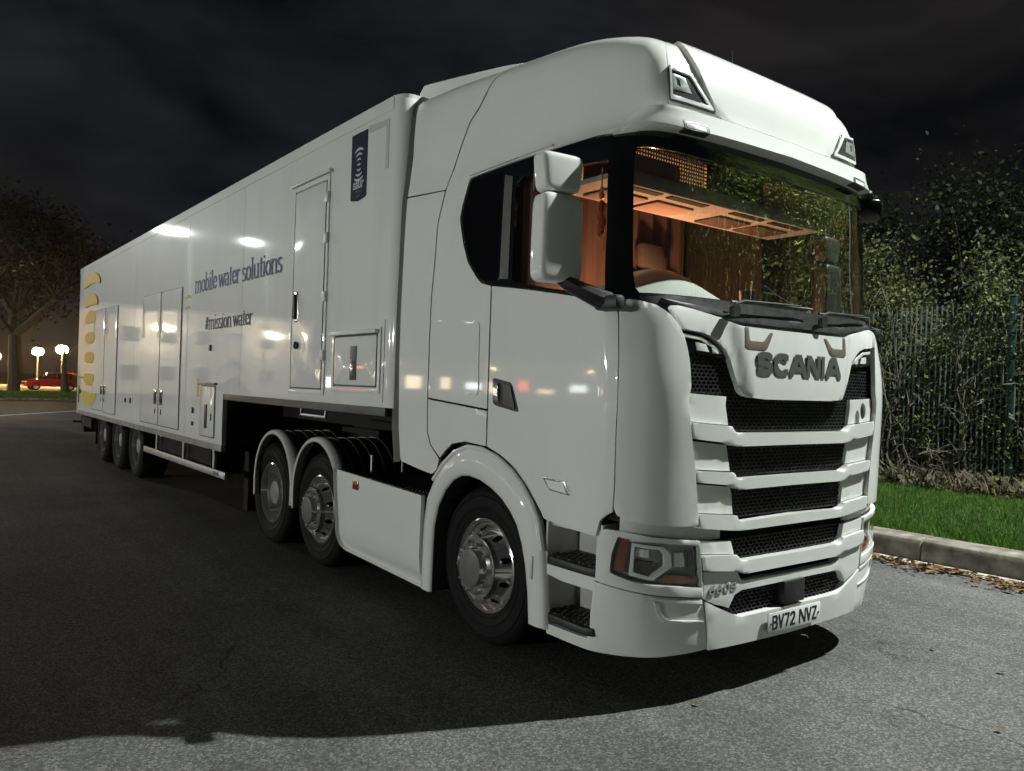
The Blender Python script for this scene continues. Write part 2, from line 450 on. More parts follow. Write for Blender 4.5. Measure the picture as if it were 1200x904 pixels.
CAB = Net([
 (.80,[(0,.06),(.5,.067),(.79,.078),(1.12,.17),(1.25,.40)]+side(1.25)),
 (1.2,[(0,.06),(.5,.067),(.85,.083),(1.14,.17),(1.25,.38)]+side(1.25)),
 (1.64,[(0,.06),(.5,.07),(.92,.092),(1.15,.17),(1.25,.36)]+side(1.25)),
 (2.0,[(0,.08),(.5,.09),(.92,.13),(1.13,.215),(1.25,.42)]+side(1.25)),
 (2.12,[(0,.10),(.5,.115),(.92,.165),(1.12,.26),(1.247,.46)]+side(1.25)),
 (2.5,[(0,.14),(.5,.155),(.92,.205),(1.13,.29),(1.24,.5)]+side(1.245)),
 (2.95,[(0,.18),(.5,.195),(.91,.235),(1.11,.32),(1.21,.5)]+[(1.22,.8),(1.23,1.4),(1.235,2.1),(1.24,2.62)]),
 (3.08,[(0,.215),(.5,.225),(.91,.262),(1.01,.32),(1.07,.45)]+[(1.15,.8),(1.20,1.4),(1.22,2.1),(1.23,2.62)]),
 (3.38,[(0,.265),(.5,.275),(.90,.302),(.98,.345),(1.03,.45)]+[(1.11,.8),(1.17,1.4),(1.20,2.1),(1.21,2.62)]),
 (3.50,[(0,.32,3.51),(.5,.33,3.51),(.86,.355,3.505),(.935,.395,3.515),(.99,.49,3.53),(1.07,.8,3.57),(1.13,1.4,3.60),(1.17,2.1,3.64),(1.18,2.62,3.66)]),
 (3.62,[(0,.45,3.60),(.45,.45,3.60),(.76,.46,3.595),(.84,.50,3.61),(.89,.57,3.625),(.97,.85,3.665),(1.03,1.4,3.69),(1.07,2.1,3.72),(1.08,2.62,3.73)]),
 (3.80,[(0,.9,3.68),(.3,.9,3.68),(.5,.92,3.67),(.55,.95,3.69),(.6,1.0,3.69),(.65,1.2,3.71),(.7,1.6,3.74),(.7,2.1,3.76),(.7,2.62,3.77)]),
])
BUM = Net([
 (.24,[(0,.060),(.4,.063),(.72,.078),(1.04,.19),(1.22,.45),(1.235,.62),(1.24,.8)]),
 (.45,[(0,.045),(.4,.05),(.73,.068),(1.10,.18),(1.25,.42),(1.26,.62),(1.26,.8)]),
 (.70,[(0,.048),(.4,.053),(.76,.070),(1.12,.17),(1.26,.38),(1.265,.62),(1.265,.8)]),
 (.93,[(0,.055),(.4,.06),(.80,.075),(1.12,.17),(1.255,.38),(1.26,.62),(1.26,.8)]),
])
class Flat:
    """any plane or map given as functions of (S, T) arrays"""
    def __init__(s, fn): s.fn = fn
    def at(s, S, T): return s.fn(np.asarray(S, float), np.asarray(T, float))
    def nrm(s, S, T, h=.01):
        n = np.cross(s.at(S + h, T) - s.at(S - h, T), s.at(S, T + h) - s.at(S, T - h)); l = np.linalg.norm(n, axis=-1, keepdims=True)
        return n / np.where(l < 1e-9, 1, l)

def inside(pts, poly):
    x, y = pts[:, 0], pts[:, 1]; c = np.zeros(len(pts), bool)
    P = np.asarray(poly); Q = np.roll(P, -1, 0)
    for (x0, y0), (x1, y1) in zip(P, Q):
        if y0 == y1: continue
        k = ((y0 > y) != (y1 > y)) & (x < (x1 - x0) * (y - y0) / (y1 - y0) + x0)
        c ^= k
    return c
def segdist(pts, poly):
    P = np.asarray(poly); Q = np.roll(P, -1, 0); best = np.full(len(pts), 1e9)
    for a, b in zip(P, Q):
        d = b - a; L = d @ d
        if L < 1e-14: continue
        t = np.clip(((pts - a) @ d) / L, 0, 1); best = np.minimum(best, np.linalg.norm(pts - a - t[:, None] * d, axis=1))
    return best
def inset_poly(poly, g):
    P = np.asarray(poly, float); n = len(P)
    A = .5 * np.sum(P[:, 0] * np.roll(P[:, 1], -1) - np.roll(P[:, 0], -1) * P[:, 1])
    sg = 1 if A > 0 else -1; out = []
    for i in range(n):
        e0 = P[i] - P[i - 1]; e1 = P[(i + 1) % n] - P[i]
        e0 = e0 / max(np.linalg.norm(e0), 1e-9); e1 = e1 / max(np.linalg.norm(e1), 1e-9)
        n0 = np.array([-e0[1], e0[0]]) * sg; n1 = np.array([-e1[1], e1[0]]) * sg
        b = n0 + n1; L = b @ b
        out.append(P[i] + b * (2 * g / L if L > .6 else g))
    return np.array(out)
def round_poly(poly, r, n=4):
    """round the corners of a polygon (metric coordinates)"""
    P = np.asarray(poly, float); out = []
    for i in range(len(P)):
        a, b, c = P[i - 1], P[i], P[(i + 1) % len(P)]
        u = a - b; v = c - b; lu, lv = np.linalg.norm(u), np.linalg.norm(v)
        k = min(r, lu * .45, lv * .45); p0 = b + u / lu * k; p1 = b + v / lv * k
        for j in range(n + 1):
            t = j / n; out.append((1-t)**2 * p0 + 2*t*(1-t) * b + t*t * p1)
    return np.array(out)
def densify(poly, g):
    P = np.asarray(poly, float); out = []
    for a, b in zip(P, np.roll(P, -1, 0)):
        k = max(1, int(math.ceil(np.linalg.norm(b - a) / g)))
        for j in range(k): out.append(a + (b - a) * j / k)
    return np.array(out)
def panel(name, net, outline, material, parent, holes=(), off=0.0, depth=.02, bev=.004, gap=.004, g=.045, su=.36, rnd=0.0, flip=None, angle=40, build=True, **kw):
    """a sheet cut from a body surface: outline in (s, t), its rim turned inward and its edge rounded"""
    O = np.asarray(outline, float) * (su, 1)
    Hs = [np.asarray(h, float) * (su, 1) for h in holes]
    if rnd: O = round_poly(O, rnd); Hs = [round_poly(h, rnd) for h in Hs]
    if gap: O = inset_poly(O, gap)
    O = densify(O, g); Hs = [densify(h, g) for h in Hs]
    rings = [O] + Hs
    lo, hi = O.min(0), O.max(0)
    xs = np.arange(lo[0] + g * .5, hi[0], g); ys = np.arange(lo[1] + g * .5, hi[1], g)
    G = np.stack(np.meshgrid(xs, ys), -1).reshape(-1, 2)
    if len(G):
        keep = inside(G, O) & (segdist(G, O) > g * .4)
        for h in Hs: keep &= ~inside(G, h) & (segdist(G, h) > g * .4)
        G = G[keep]
    V, E_ = [], []
    for r_ in rings:
        b = len(V); V += [Vector((float(p[0]), float(p[1]))) for p in r_]
        E_ += [(b + i, b + (i + 1) % len(r_)) for i in range(len(r_))]
    V += [Vector((float(p[0]), float(p[1]))) for p in G]
    ov, oe, of, _, _, _ = geometry.delaunay_2d_cdt(V, E_, [], 0, 1e-7)
    uv = np.array([(v.x, v.y) for v in ov]); F = np.array([tuple(f) for f in of if len(f) == 3])
    cen = uv[F].mean(1); k = inside(cen, O)
    for h in Hs: k &= ~inside(cen, h)
    F = F[k]
    S, T = uv[:, 0] / su, uv[:, 1]
    P = net.at(S, T); N = net.nrm(S, T)
    o_ = off(S, T)[:, None] if callable(off) else off
    P = P + N * o_
    bm = bmesh.new()
    vs = [bm.verts.new(p) for p in P]
    used = set()
    for f in F:
        try:
            bm.faces.new([vs[i] for i in f]); used |= set(int(i) for i in f)
        except ValueError: pass
    bm.verts.index_update()
    # orient outward
    bm.faces.ensure_lookup_table(); acc = 0
    for f in bm.faces:
        f.normal_update(); acc += f.normal.dot(Vector(N[f.verts[0].index])) * f.calc_area()
    if acc < 0: bmesh.ops.reverse_faces(bm, faces=bm.faces[:])
    if depth:
        be = [e for e in bm.edges if len(e.link_faces) == 1]
        low = {}
        for e in be:
            for v in e.verts:
                if v not in low: low[v] = bm.verts.new(v.co - Vector(N[v.index]) * depth)
        for e in be:
            f = e.link_faces[0]; a, b = e.verts
            for lp in f.loops:
                if lp.edge == e: a, b = lp.vert, lp.link_loop_next.vert
            bm.faces.new((b, a, low[a], low[b]))
        if bev: bmesh.ops.bevel(bm, geom=be, offset=bev, segments=2, profile=.5, affect='EDGES', clamp_overlap=True)
    loose = [v for v in bm.verts if not v.link_faces]
    if loose: bmesh.ops.delete(bm, geom=loose, context='VERTS')
    me = bpy.data.meshes.new(name); bm.to_mesh(me); bm.free(); smooth(me, angle)
    return link(name, me, material, parent, **kw)
def both(name, net, outline, material, parent, holes=(), labels=None, **kw):
    a = panel(name, net, outline, material, parent, holes, **kw)
    b = panel(name, net, [(-s, t) for s, t in outline], material, parent, [[(-s, t) for s, t in h] for h in holes], **kw)
    return a, b
def sym(half):
    """close a half outline (listed from the centre line round and back to it) with its mirror image"""
    return list(half) + [(-s, t) for s, t in reversed(half) if abs(s) > 1e-6]
def sstep(x, a, b):
    t = np.clip((x - a) / (b - a), 0, 1); return t * t * (3 - 2 * t)
def text_mesh(body, size, extrude, offset=0, sx=1.0, bevel=0, align='CENTER'):
    cu = bpy.data.curves.new('t', 'FONT'); cu.body = body; cu.size = size; cu.extrude = extrude; cu.offset = offset
    cu.align_x = align; cu.align_y = 'CENTER'; cu.bevel_depth = bevel; cu.bevel_resolution = 1; cu.resolution_u = 4
    o = bpy.data.objects.new('t', cu); COL.objects.link(o)
    dg = bpy.context.evaluated_depsgraph_get(); me = bpy.data.meshes.new_from_object(o.evaluated_get(dg))
    bpy.data.objects.remove(o, do_unlink=True); bpy.data.curves.remove(cu)
    me.materials.clear()
    for v in me.vertices: v.co.x *= sx
    smooth(me, 30)
    return me

def arc(cx, cyy, rx, ry, a0, a1, n=12):
    return [(cx + rx * math.cos(R(a0 + (a1 - a0) * i / n)), cyy + ry * math.sin(R(a0 + (a1 - a0) * i / n))) for i in range(n + 1)]
def hull(pts):
    pts = sorted(set(pts)); lo, up = [], []
    for seq, out in ((pts, lo), (pts[::-1], up)):
        for p_ in seq:
            while len(out) > 1 and (out[-1][0]-out[-2][0])*(p_[1]-out[-2][1])-(out[-1][1]-out[-2][1])*(p_[0]-out[-2][0]) <= 0: out.pop()
            out.append(p_)
    return lo[:-1] + up[:-1]
# block capitals and digits as pen strokes in a unit-high box: (advance, strokes)
BLK = {
 'S': (.86, [arc(.40,.745,.36,.255,20,250,14) + arc(.40,.255,.36,.255,75,-160,14)]),
 'C': (.90, [arc(.46,.5,.42,.5,48,312,22)]),
 'A': (.98, [[(.0,0),(.40,1),(.54,1),(.94,0)], [(.20,.30),(.74,.30)]]),
 'N': (.92, [[(.04,0),(.04,1),(.12,1),(.72,0),(.80,0),(.80,1)]]),
 'I': (.22, [[(.04,0),(.04,1)]]),
 'B': (.66, [[(.0,0),(.0,1),(.30,1)] + arc(.30,.765,.22,.235,90,-90,8) + [(.0,.53)], [(.30,.53)] + arc(.30,.265,.25,.265,90,-90,8) + [(.0,0)]]),
 'V': (.70, [[(.0,1),(.28,0),(.56,1)]]),
 '7': (.64, [[(.0,1),(.50,1),(.18,0)]]),
 '2': (.66, [arc(.26,.74,.26,.26,165,-20,10) + [(.0,0),(.54,0)]]),
 'Z': (.62, [[(.0,1),(.50,1),(.0,0),(.52,0)]]),
 '6': (.86, [arc(.40,.30,.36,.30,0,360,18), [(.04,.32),(.10,.62),(.30,.90),(.66,1.0)]]),
 '0': (.86, [arc(.40,.5,.36,.5,0,360,22)]),
 ' ': (.30, []),
}
def stroke_text(text, w, h, pen, depth, slant=0.0, square=True, track=.0):
    """capital lettering w by h, centred, in the x-y plane, front face towards +z: one mesh builder per character"""
    adv = sum(BLK[c][0] + track for c in text) - .12 - track; out = []; cur = 0; k = 0
    sx = (w - pen) / adv; sy = h - pen
    nib = [(-.5, -.5), (.5, -.5), (.5, .5), (-.5, .5)] if square else [(.5 * math.cos(2 * math.pi * i / 8), .5 * math.sin(2 * math.pi * i / 8)) for i in range(8)]
    for c in text:
        a_, st = BLK[c]; mb = MB()
        for s_ in st:
            for a, b in zip(s_[:-1], s_[1:]):
                P_ = [((cur + q[0]) * sx - (w - pen) / 2, q[1] * sy - sy / 2) for q in (a, b)]
                q = hull([(round(p_[0] + dx * pen + slant * p_[1], 6), round(p_[1] + dy * pen, 6)) for p_ in P_ for dx, dy in nib])
                k += 1; z = depth + .00001 * (k % 40); n = len(q)
                mb.add([(u, v, 0) for u, v in q] + [(u, v, z) for u, v in q], [tuple(range(n, 2 * n))] + [(i, (i + 1) % n, n + (i + 1) % n, n + i) for i in range(n)])
        cur += a_ + track
        if mb.v: out.append(mb)
    return out
def fit(me, w, h):
    """scale a text mesh to a width and height about its own centre"""
    c = np.empty(len(me.vertices) * 3); me.vertices.foreach_get('co', c); c = c.reshape(-1, 3)
    lo, hi = c.min(0), c.max(0); c[:, 0] = ((c[:, 0] - lo[0]) / (hi[0] - lo[0]) - .5) * w; c[:, 1] = ((c[:, 1] - lo[1]) / (hi[1] - lo[1]) - .5) * h
    me.vertices.foreach_set('co', c.reshape(-1)); me.update(); return me

# ================================================================== the setting
def sheet(name, poly, z, material, cuts=0, **k):
    me = bpy.data.meshes.new(name); me.from_pydata([(x, y, z) for x, y in poly], [], [tuple(range(len(poly)))])
    if me.polygons[0].normal.z < 0: me.flip_normals()
    return link(name, me, material, kind='structure', **k)
GROUND = sheet('ground', [(-400, -300), (400, -300), (400, 500), (-400, 500)], 0, 'asphalt', label='worn grey asphalt of the lorry park')

KX = 4.02                                     # kerb line beside the lorry
ROAD_D = Vector((.585, .811)); ROAD_N = Vector((-.811, .585))
def rd(a, b):
    """a metres along and b metres beyond the white line of the far road"""
    p = Vector((0.0, 32.6)) + ROAD_D * a + ROAD_N * b
    return (p.x, p.y)

# street lamp on the verge by the lorry's front: the light of the whole picture
def street_lamp(name, base, h, head, label, group, material, head_size=(.7, .26)):
    t = empty(name, base, label=label, category='street lamp', group=group)
    bx, by, bz = base; hx, hy = head[0] - bx, head[1] - by
    MB().tube([(0, 0, 0), (0, 0, h * .5), (0, 0, h - .25)], [.085, .065, .05], 12).build('post', 'galvanised', t)
    MB().lathe([(.0, 0), (.12, 0), (.12, .9), (.09, 1.0)], 14, 'z').build('base_sleeve', 'galvanised', t)
    d = Vector((hx, hy, 0)); L = max(d.length, .01); dn = d / L
    MB().tube([(0, 0, h - .3), (dn.x * L * .25, dn.y * L * .25, h - .02), (dn.x * L * .8, dn.y * L * .8, h + .05)], [.04, .035, .035], 10).build('arm', 'galvanised', t)
    rz = math.atan2(dn.y, dn.x)
    hd = MB().box((0, 0, .075), (head_size[0], head_size[1], .09)).build('lamp_head', 'steel_grey', t, bevel=.03, loc=(hx, hy, h), rot=(0, 0, rz))
    MB().box((0, 0, .018), (head_size[0] * .8, head_size[1] * .8, .02)).build('lens', material, hd, bevel=.005)
    return t
street_lamp('street_lamp', (8.2, -1.6, .22), KEY_POS[2] - .22, KEY_POS[:2], 'tall street lamp with cool white head on the verge before the lorry', 'street lamps round the lorry park', 'lamp_white')
def lamp(name, kind, loc, power, color, radius, target=None, size=None, blend=None):
    d = bpy.data.lights.new(name, kind); d.energy = power; d.color = color
    d.shadow_soft_size = radius
    if kind == 'SPOT': d.spot_size = size; d.spot_blend = blend
    o = bpy.data.objects.new(name, d); COL.objects.link(o); o.location = loc
    if target is not None: o.rotation_euler = (Vector(target) - Vector(loc)).to_track_quat('-Z', 'Y').to_euler()
    return o
lamp('street_lamp_light', 'SPOT', (KEY_POS[0], KEY_POS[1], KEY_POS[2] - .03), KEY_W, (.95, 1.0, .95), .10, (4.0, -2.0, 0), R(156), .75)
for (x, y, h, w, lab) in ((-8.4, 34.4, 8.0, .06, 'white street lamp beyond the trailer, nearer to the trailer line of the two'),
                       (-12.0, 34.6, 8.0, .015, 'white street lamp beyond the trailer, farther out of the two'),
                       (-62.0, 6.0, 5.6, 1.0, 'lone unseen fill lamp added far out across the lorry park'),  # this and the next are added to fill the lorry's side with light
                       (-58.0, 40.0, 5.6, .8, 'unseen fill lamp added at the far corner of the lorry park')):
    hx, hy = x + .9, y - .3
    street_lamp('street_lamp', (x, y, 0), h, (hx, hy), lab, 'street lamps round the lorry park', 'lamp_cool')
    lamp('street_lamp_light', 'POINT', (hx, hy, h - .05), SIDE_W * w, (.975, 1.0, .965), .12)
# ================================================================== the tractor unit
LORRY = empty('lorry_tractor', (0, 0, 0), label='white three-axle tractor unit with tall roof, parked coupled to its trailer', category='lorry')
W = 'white_paint'
# ---- side sheets (outlines in (s, t) of the cab surface; negative s is the driver's side)
door = [(-5.975,2.250),(-5.113,2.172),(-3.93,2.093),(-3.689,2.085),(-3.51,2.068),(-3.60,1.85),(-3.649,1.704),(-3.649,1.44),(-3.62,1.139),(-3.63,1.001),(-3.749,.985),(-3.89,.951),(-3.97,.863),(-4.672,.875),(-5.033,.893),(-5.073,.926),(-5.293,1.038),(-5.574,1.164),(-5.754,1.214),(-5.975,1.252)]
rearlow = [(-6.99,1.528),(-5.975,1.476),(-5.975,1.252),(-6.316,1.264),(-6.516,1.239),(-6.617,1.189),(-6.717,1.130),(-6.897,1.214),(-6.977,1.302)]
sidep = [(-6.99,1.533),(-5.975,1.481),(-5.975,2.250),(-6.135,2.275),(-6.20,2.31),(-6.356,2.419),(-6.45,2.56),(-6.516,2.721),(-6.49,2.80),(-6.396,2.972),(-5.774,2.990),(-5.053,2.997),(-4.251,3.01),(-3.7,3.00),(-3.1,3.02),(-2.1,3.03),(-2.1,3.10),(-2.1,3.62),(-6.04,3.62),(-6.236,3.499),(-6.376,3.423),(-6.516,3.373),(-6.62,3.24),(-6.697,3.097),(-6.797,2.946),(-6.917,2.721),(-6.945,2.432),(-6.977,2.231),(-6.99,1.93)]
fairup = [(-6.04,3.62),(-6.236,3.499),(-6.376,3.423),(-6.516,3.373),(-6.62,3.24),(-6.697,3.097),(-6.797,2.946),(-7.74,2.984),(-7.69,3.30),(-7.74,3.56),(-7.62,3.62)]
fairlow = [(-6.797,2.946),(-6.917,2.721),(-6.945,2.432),(-6.977,2.231),(-6.99,1.93),(-6.99,1.528),(-6.977,1.302),(-6.897,1.214),(-6.717,1.126),(-6.76,1.06),(-6.837,1.013),(-7.0,1.02),(-7.659,1.064),(-7.74,1.3),(-7.79,1.804),(-7.775,2.62),(-7.74,2.980)]
strip = [(-7.70,3.57),(-7.72,3.30),(-7.745,2.98),(-7.78,2.62),(-7.795,1.804),(-7.745,1.3),(-7.665,1.06),(-7.86,1.045),(-7.95,1.3),(-7.98,1.80),(-7.96,2.62),(-7.92,2.98),(-7.88,3.30),(-7.84,3.57)]
qwin = [(-6.376,2.955),(-5.885,2.946),(-5.885,2.272),(-6.115,2.294),(-6.19,2.325),(-6.336,2.432),(-6.42,2.56),(-6.478,2.721),(-6.45,2.80)]
dwin = [(-5.68,2.84),(-5.60,2.872),(-5.494,2.88),(-4.591,2.85),(-3.669,2.835),(-3.64,2.469),(-3.735,2.12),(-4.451,2.148),(-5.113,2.193),(-5.674,2.256)]
wframe = [(-6.516,2.721),(-6.49,2.80),(-6.396,2.972),(-5.774,2.990),(-5.053,2.997),(-4.251,3.01),(-3.7,3.00),(-3.04,3.02),(-3.0,2.896),(-3.04,2.545),(-3.11,2.256),(-3.04,2.143),(-3.0,2.07),(-3.34,2.112),(-3.51,2.072),(-3.689,2.089),(-3.93,2.097),(-5.113,2.176),(-5.975,2.254),(-6.135,2.279),(-6.20,2.31),(-6.356,2.419),(-6.45,2.56)]
locker = [(-6.90,2.068),(-6.13,2.043),(-6.115,1.556),(-6.93,1.60)]
both('door', CAB, door, W, LORRY, rnd=.012)
both('lower_side_panel', CAB, rearlow, W, LORRY)
both('side_panel', CAB, sidep, W, LORRY, rnd=.01)
both('upper_side_fairing', CAB, fairup, W, LORRY, rnd=.01)
both('lower_side_fairing', CAB, fairlow, W, LORRY, rnd=.02)
both('fairing_edge_strip', CAB, strip, 'dark_trim', LORRY, off=-.004, gap=0)
both('window_frame', CAB, wframe, 'black_gloss', LORRY, holes=[qwin, dwin], off=-.004, gap=.003, rnd=.01)
both('quarter_window', CAB, qwin, 'privacy_glass', LORRY, off=-.009, depth=.006, bev=0, gap=-.004)
both('door_window', CAB, dwin, 'side_glass', LORRY, off=-.012, depth=0, bev=0, gap=-.006)
both('locker_lid', CAB, locker, W, LORRY, off=.006, depth=.008, bev=.003, rnd=.04)
for s_ in (-1, 1):                                        # B-pillar strip between quarter and door window
    panel('pillar_strip', CAB, [(s_*5.86,2.93),(s_*5.72,2.90),(s_*5.71,2.27),(s_*5.86,2.28)], 'dark_trim', LORRY, off=.001, depth=.004, bev=.002)
# belt trim under the door window, handles, repeaters
for s_ in (-1, 1):
    h = panel('door_handle', CAB, [(s_*5.905,1.682),(s_*5.60,1.652),(s_*5.47,1.478),(s_*5.885,1.515)], 'black_plastic', LORRY, off=.003, depth=.01, bev=.002, gap=0, rnd=.02)
    panel('pull_bar', CAB, [(s_*5.86,1.655),(s_*5.79,1.648),(s_*5.78,1.535),(s_*5.86,1.54)], 'alloy', h, off=.02, depth=.02, bev=.006, gap=0)
    panel('pull_grip', CAB, [(s_*5.72,1.645),(s_*5.60,1.632),(s_*5.52,1.50),(s_*5.70,1.52)], 'dark_trim', h, off=.012, depth=.012, bev=.005, gap=0)
    m = panel('side_repeater', CAB, [(s_*5.05,1.126),(s_*4.66,1.124),(s_*4.56,1.051),(s_*4.93,1.063)], 'chrome', LORRY, off=.006, depth=.01, bev=.003, gap=0)
    panel('repeater_lens', CAB, [(s_*5.0,1.118),(s_*4.68,1.116),(s_*4.60,1.058),(s_*4.92,1.070)], 'marker_lens', m, off=.010, depth=.006, bev=.002, gap=0)
    panel('side_crease_trim', CAB, [(s_*6.40,2.985),(s_*5.2,3.012),(s_*5.2,3.022),(s_*6.40,2.997)], W, LORRY, off=.014, depth=.016, bev=.004, gap=0)
# dark inner shell behind every joint, open at the windows
ws_half = [(0,2.896),(-1.0,2.888),(-1.6,2.896),(-2.125,2.90),(-2.6,2.905),(-2.95,2.90),(-3.0,2.86),(-3.04,2.545),(-3.09,2.256),(-3.06,2.17),(-2.95,2.143),(-2.2,2.143),(-1.6,2.143),(-.9,2.141),(0,2.136)]
WS = sym(ws_half)
panel('inner_shell', CAB, [(-7.6,1.12),(-6.5,1.25),(-5.2,1.06),(-4.9,.98),(-3.9,.96),(3.9,.96),(4.9,.98),(5.2,1.06),(6.5,1.25),(7.6,1.12),(7.6,3.55),(-7.6,3.55)], 'cab_dark', LORRY,
      holes=[dwin, [(-s, t) for s, t in dwin], WS], off=-.03, depth=.004, bev=0, gap=0, g=.08)
panel('windscreen', CAB, WS, 'windscreen_glass', LORRY, off=-.010, depth=0, bev=0, gap=-.005, g=.05)
panel('windscreen_header', CAB, sym([(0,3.06),(-1.5,3.06),(-3.04,3.03),(-3.0,2.90),(-2.95,2.904),(-2.6,2.909),(-2.1,2.904),(-1.6,2.90),(-1.0,2.892),(0,2.90)]), 'black_gloss', LORRY, off=-.003, gap=.0)
panel('windscreen_cowl', CAB, sym([(0,2.133),(-.9,2.137),(-1.6,2.139),(-2.2,2.139),(-2.95,2.139),(-3.02,2.10),(-2.5,2.04),(-1.9,1.98),(0,1.95)]), 'black_plastic', LORRY, off=-.012, gap=.0)
# wiper ledge on the cowl
panel('cowl_ledge', CAB, sym([(0,2.062),(-1.05,2.062),(-1.3,2.075),(-2.4,2.115),(-2.4,2.10),(-1.35,2.045),(-1.05,2.02),(0,2.02)]), 'black_plastic', LORRY, off=.004, depth=.02, bev=.005, gap=0)
# visor band over the windscreen
vis_off = lambda S, T: .062 * sstep(-np.abs(S), -4.15, -2.7) + .004
panel('sun_visor', CAB, sym([(0,3.110),(-1.3,3.112),(-2.0,3.118),(-2.5,3.122),(-3.1,3.120),(-3.5,3.112),(-3.85,3.09),(-3.95,3.06),(-3.75,2.985),(-3.37,2.990),(-2.85,2.997),(-2.4,3.002),(-1.5,3.004),(0,3.010)]), W, LORRY, off=vis_off, depth=.07, bev=.012, gap=0)
for s_ in (-1, 1):
    a = panel('marker_lamp', CAB, [(s_*1.93,3.046),(s_*1.46,3.046),(s_*1.46,3.000),(s_*1.93,2.995)], 'black_plastic', LORRY, off=.0675, depth=.05, bev=.004, gap=0)
    panel('marker_lens', CAB, [(s_*1.87,3.028),(s_*1.52,3.028),(s_*1.52,3.006),(s_*1.87,3.004)], 'lens_inner', a, off=.069, depth=.004, bev=.002, gap=0)
# roof
panel('roof_front', CAB, [(-2.1,3.06),(2.1,3.06),(2.1,3.62),(-2.1,3.62)], W, LORRY, off=0, gap=.003)
panel('roof_bulge', CAB, sym([(0,3.150),(-.85,3.150),(-1.06,3.158),(-1.17,3.19),(-1.30,3.29),(-1.42,3.40),(-1.56,3.50),(-1.66,3.60),(-1.6,3.68),(0,3.70)]), W, LORRY, off=.022, depth=.03, bev=.012, gap=0, rnd=.03)
panel('roof_top', CAB, [(-7.9,3.62),(7.9,3.62),(7.9,3.80),(-7.9,3.80)], W, LORRY, off=-.001, depth=0, bev=0, gap=0)
MB().prism([(-.69,.9),(.69,.9),(.72,2.62),(-.72,2.62)], 3.66, 3.70, 'z').build('roof_deck', W, LORRY)
MB().prism([(-1.05,2.5),(1.05,2.5),(1.05,2.6),(-1.05,2.6)], 1.0, 3.6, 'z').build('cab_rear_frame', 'cab_dark', LORRY)
# roof deflector behind the crown
dv = []
for x in (-1.0, -.97, -.9, -.5, 0, .5, .9, .97, 1.0):
    e = {1.0: .86, .97: .96, .9: 1.0}.get(abs(x), 1.0)
    for (y, z) in ((1.40, 3.60), (1.46, 3.66 + .075 * e), (1.7, 3.66 + .13 * e), (2.2, 3.70 + .17 * e), (2.70, 3.74 + .205 * e), (2.76, 3.70 + .20 * e), (2.76, 3.55)):
        dv.append((x * (1 - .015 * (2.7 - y)), y, z))
m = MB(); n_ = 7
m.v = dv
for i in range(8):
    for j in range(n_ - 1): m.f.append((i * n_ + j, (i + 1) * n_ + j, (i + 1) * n_ + j + 1, i * n_ + j + 1))
m.f.append(tuple(range(n_))); m.f.append(tuple(8 * n_ + j for j in reversed(range(n_))))
m.build('roof_deflector', W, LORRY, angle=40)
# roof lamps
for s_ in (-1, 1):
    fr = panel('roof_lamp', CAB, [(s_*2.08,3.375),(s_*1.52,3.36),(s_*1.17,3.175),(s_*2.06,3.180)], 'roof_lamp_dark', LORRY, off=.012, depth=.03, bev=.005, gap=0, rnd=.015)
    panel('lamp_rim', CAB, [(s_*2.06,3.368),(s_*1.535,3.355),(s_*1.21,3.184),(s_*2.045,3.188)], 'lens_chrome', fr, holes=[[(s_*2.00,3.350),(s_*1.57,3.340),(s_*1.29,3.202),(s_*1.99,3.208)]], off=.020, depth=.012, bev=.003, gap=0, rnd=.012)
    panel('lamp_reflector', CAB, [(s_*1.96,3.330),(s_*1.66,3.322),(s_*1.56,3.245),(s_*1.95,3.240)], 'roof_lens', fr, off=.015, depth=.004, bev=.002, gap=0, holes=[[(s_*1.86,3.31),(s_*1.78,3.305),(s_*1.76,3.265),(s_*1.85,3.27)]])
    panel('lamp_cover', CAB, [(s_*2.01,3.352),(s_*1.565,3.342),(s_*1.28,3.200),(s_*2.0,3.206)], 'lamp_glass', fr, off=.024, depth=0, bev=0, gap=0)
MB().tube([(.05, .62, 3.64), (.05, .63, 3.83)], [.005, .003], 6).build('aerial', 'black_plastic', LORRY)

# ---- front: corner panels, hood, grille bars
corner = [(-3.50,2.062),(-3.33,2.105),(-2.967,2.093),(-2.627,2.070),(-2.346,2.025),(-2.165,1.975),(-2.06,1.917),(-2.01,1.854),(-1.975,1.792),(-1.955,1.654),(-2.01,1.603),(-2.02,1.239),(-2.05,.938),(-2.326,.938),(-3.028,.955),(-3.388,.972),(-3.56,.99),(-3.62,1.03),(-3.61,1.139),(-3.642,1.44),(-3.642,1.704),(-3.595,1.85)]
both('corner_panel', CAB, corner, W, LORRY, off=lambda S, T: .004 + .018 * sstep(-np.abs(S), -3.4, -2.3), depth=.03, bev=.012, gap=.004, rnd=.02)
hood = sym([(0,1.992),(-.6,1.992),(-1.05,1.994),(-1.12,2.0),(-1.323,2.03),(-1.784,2.064),(-2.085,2.075),(-2.30,2.07),(-2.206,2.018),(-2.065,1.957),(-1.664,1.944),(-1.50,1.925),(-1.383,1.894),(-1.29,1.86),(-1.223,1.817),(-1.143,1.729),(-1.04,1.641),(-.98,1.62),(-.902,1.612),(-.662,1.603),(0,1.603)])
def hood_off(S, T):
    a = np.abs(S); edge = 1.02 + (T - 1.62) * .55
    return .010 + .022 * (1 - sstep(a, edge - .16, edge + .04))
HOOD = panel('hood', CAB, hood, W, LORRY, off=hood_off, depth=.035, bev=.008, gap=0, rnd=.012, g=.03)
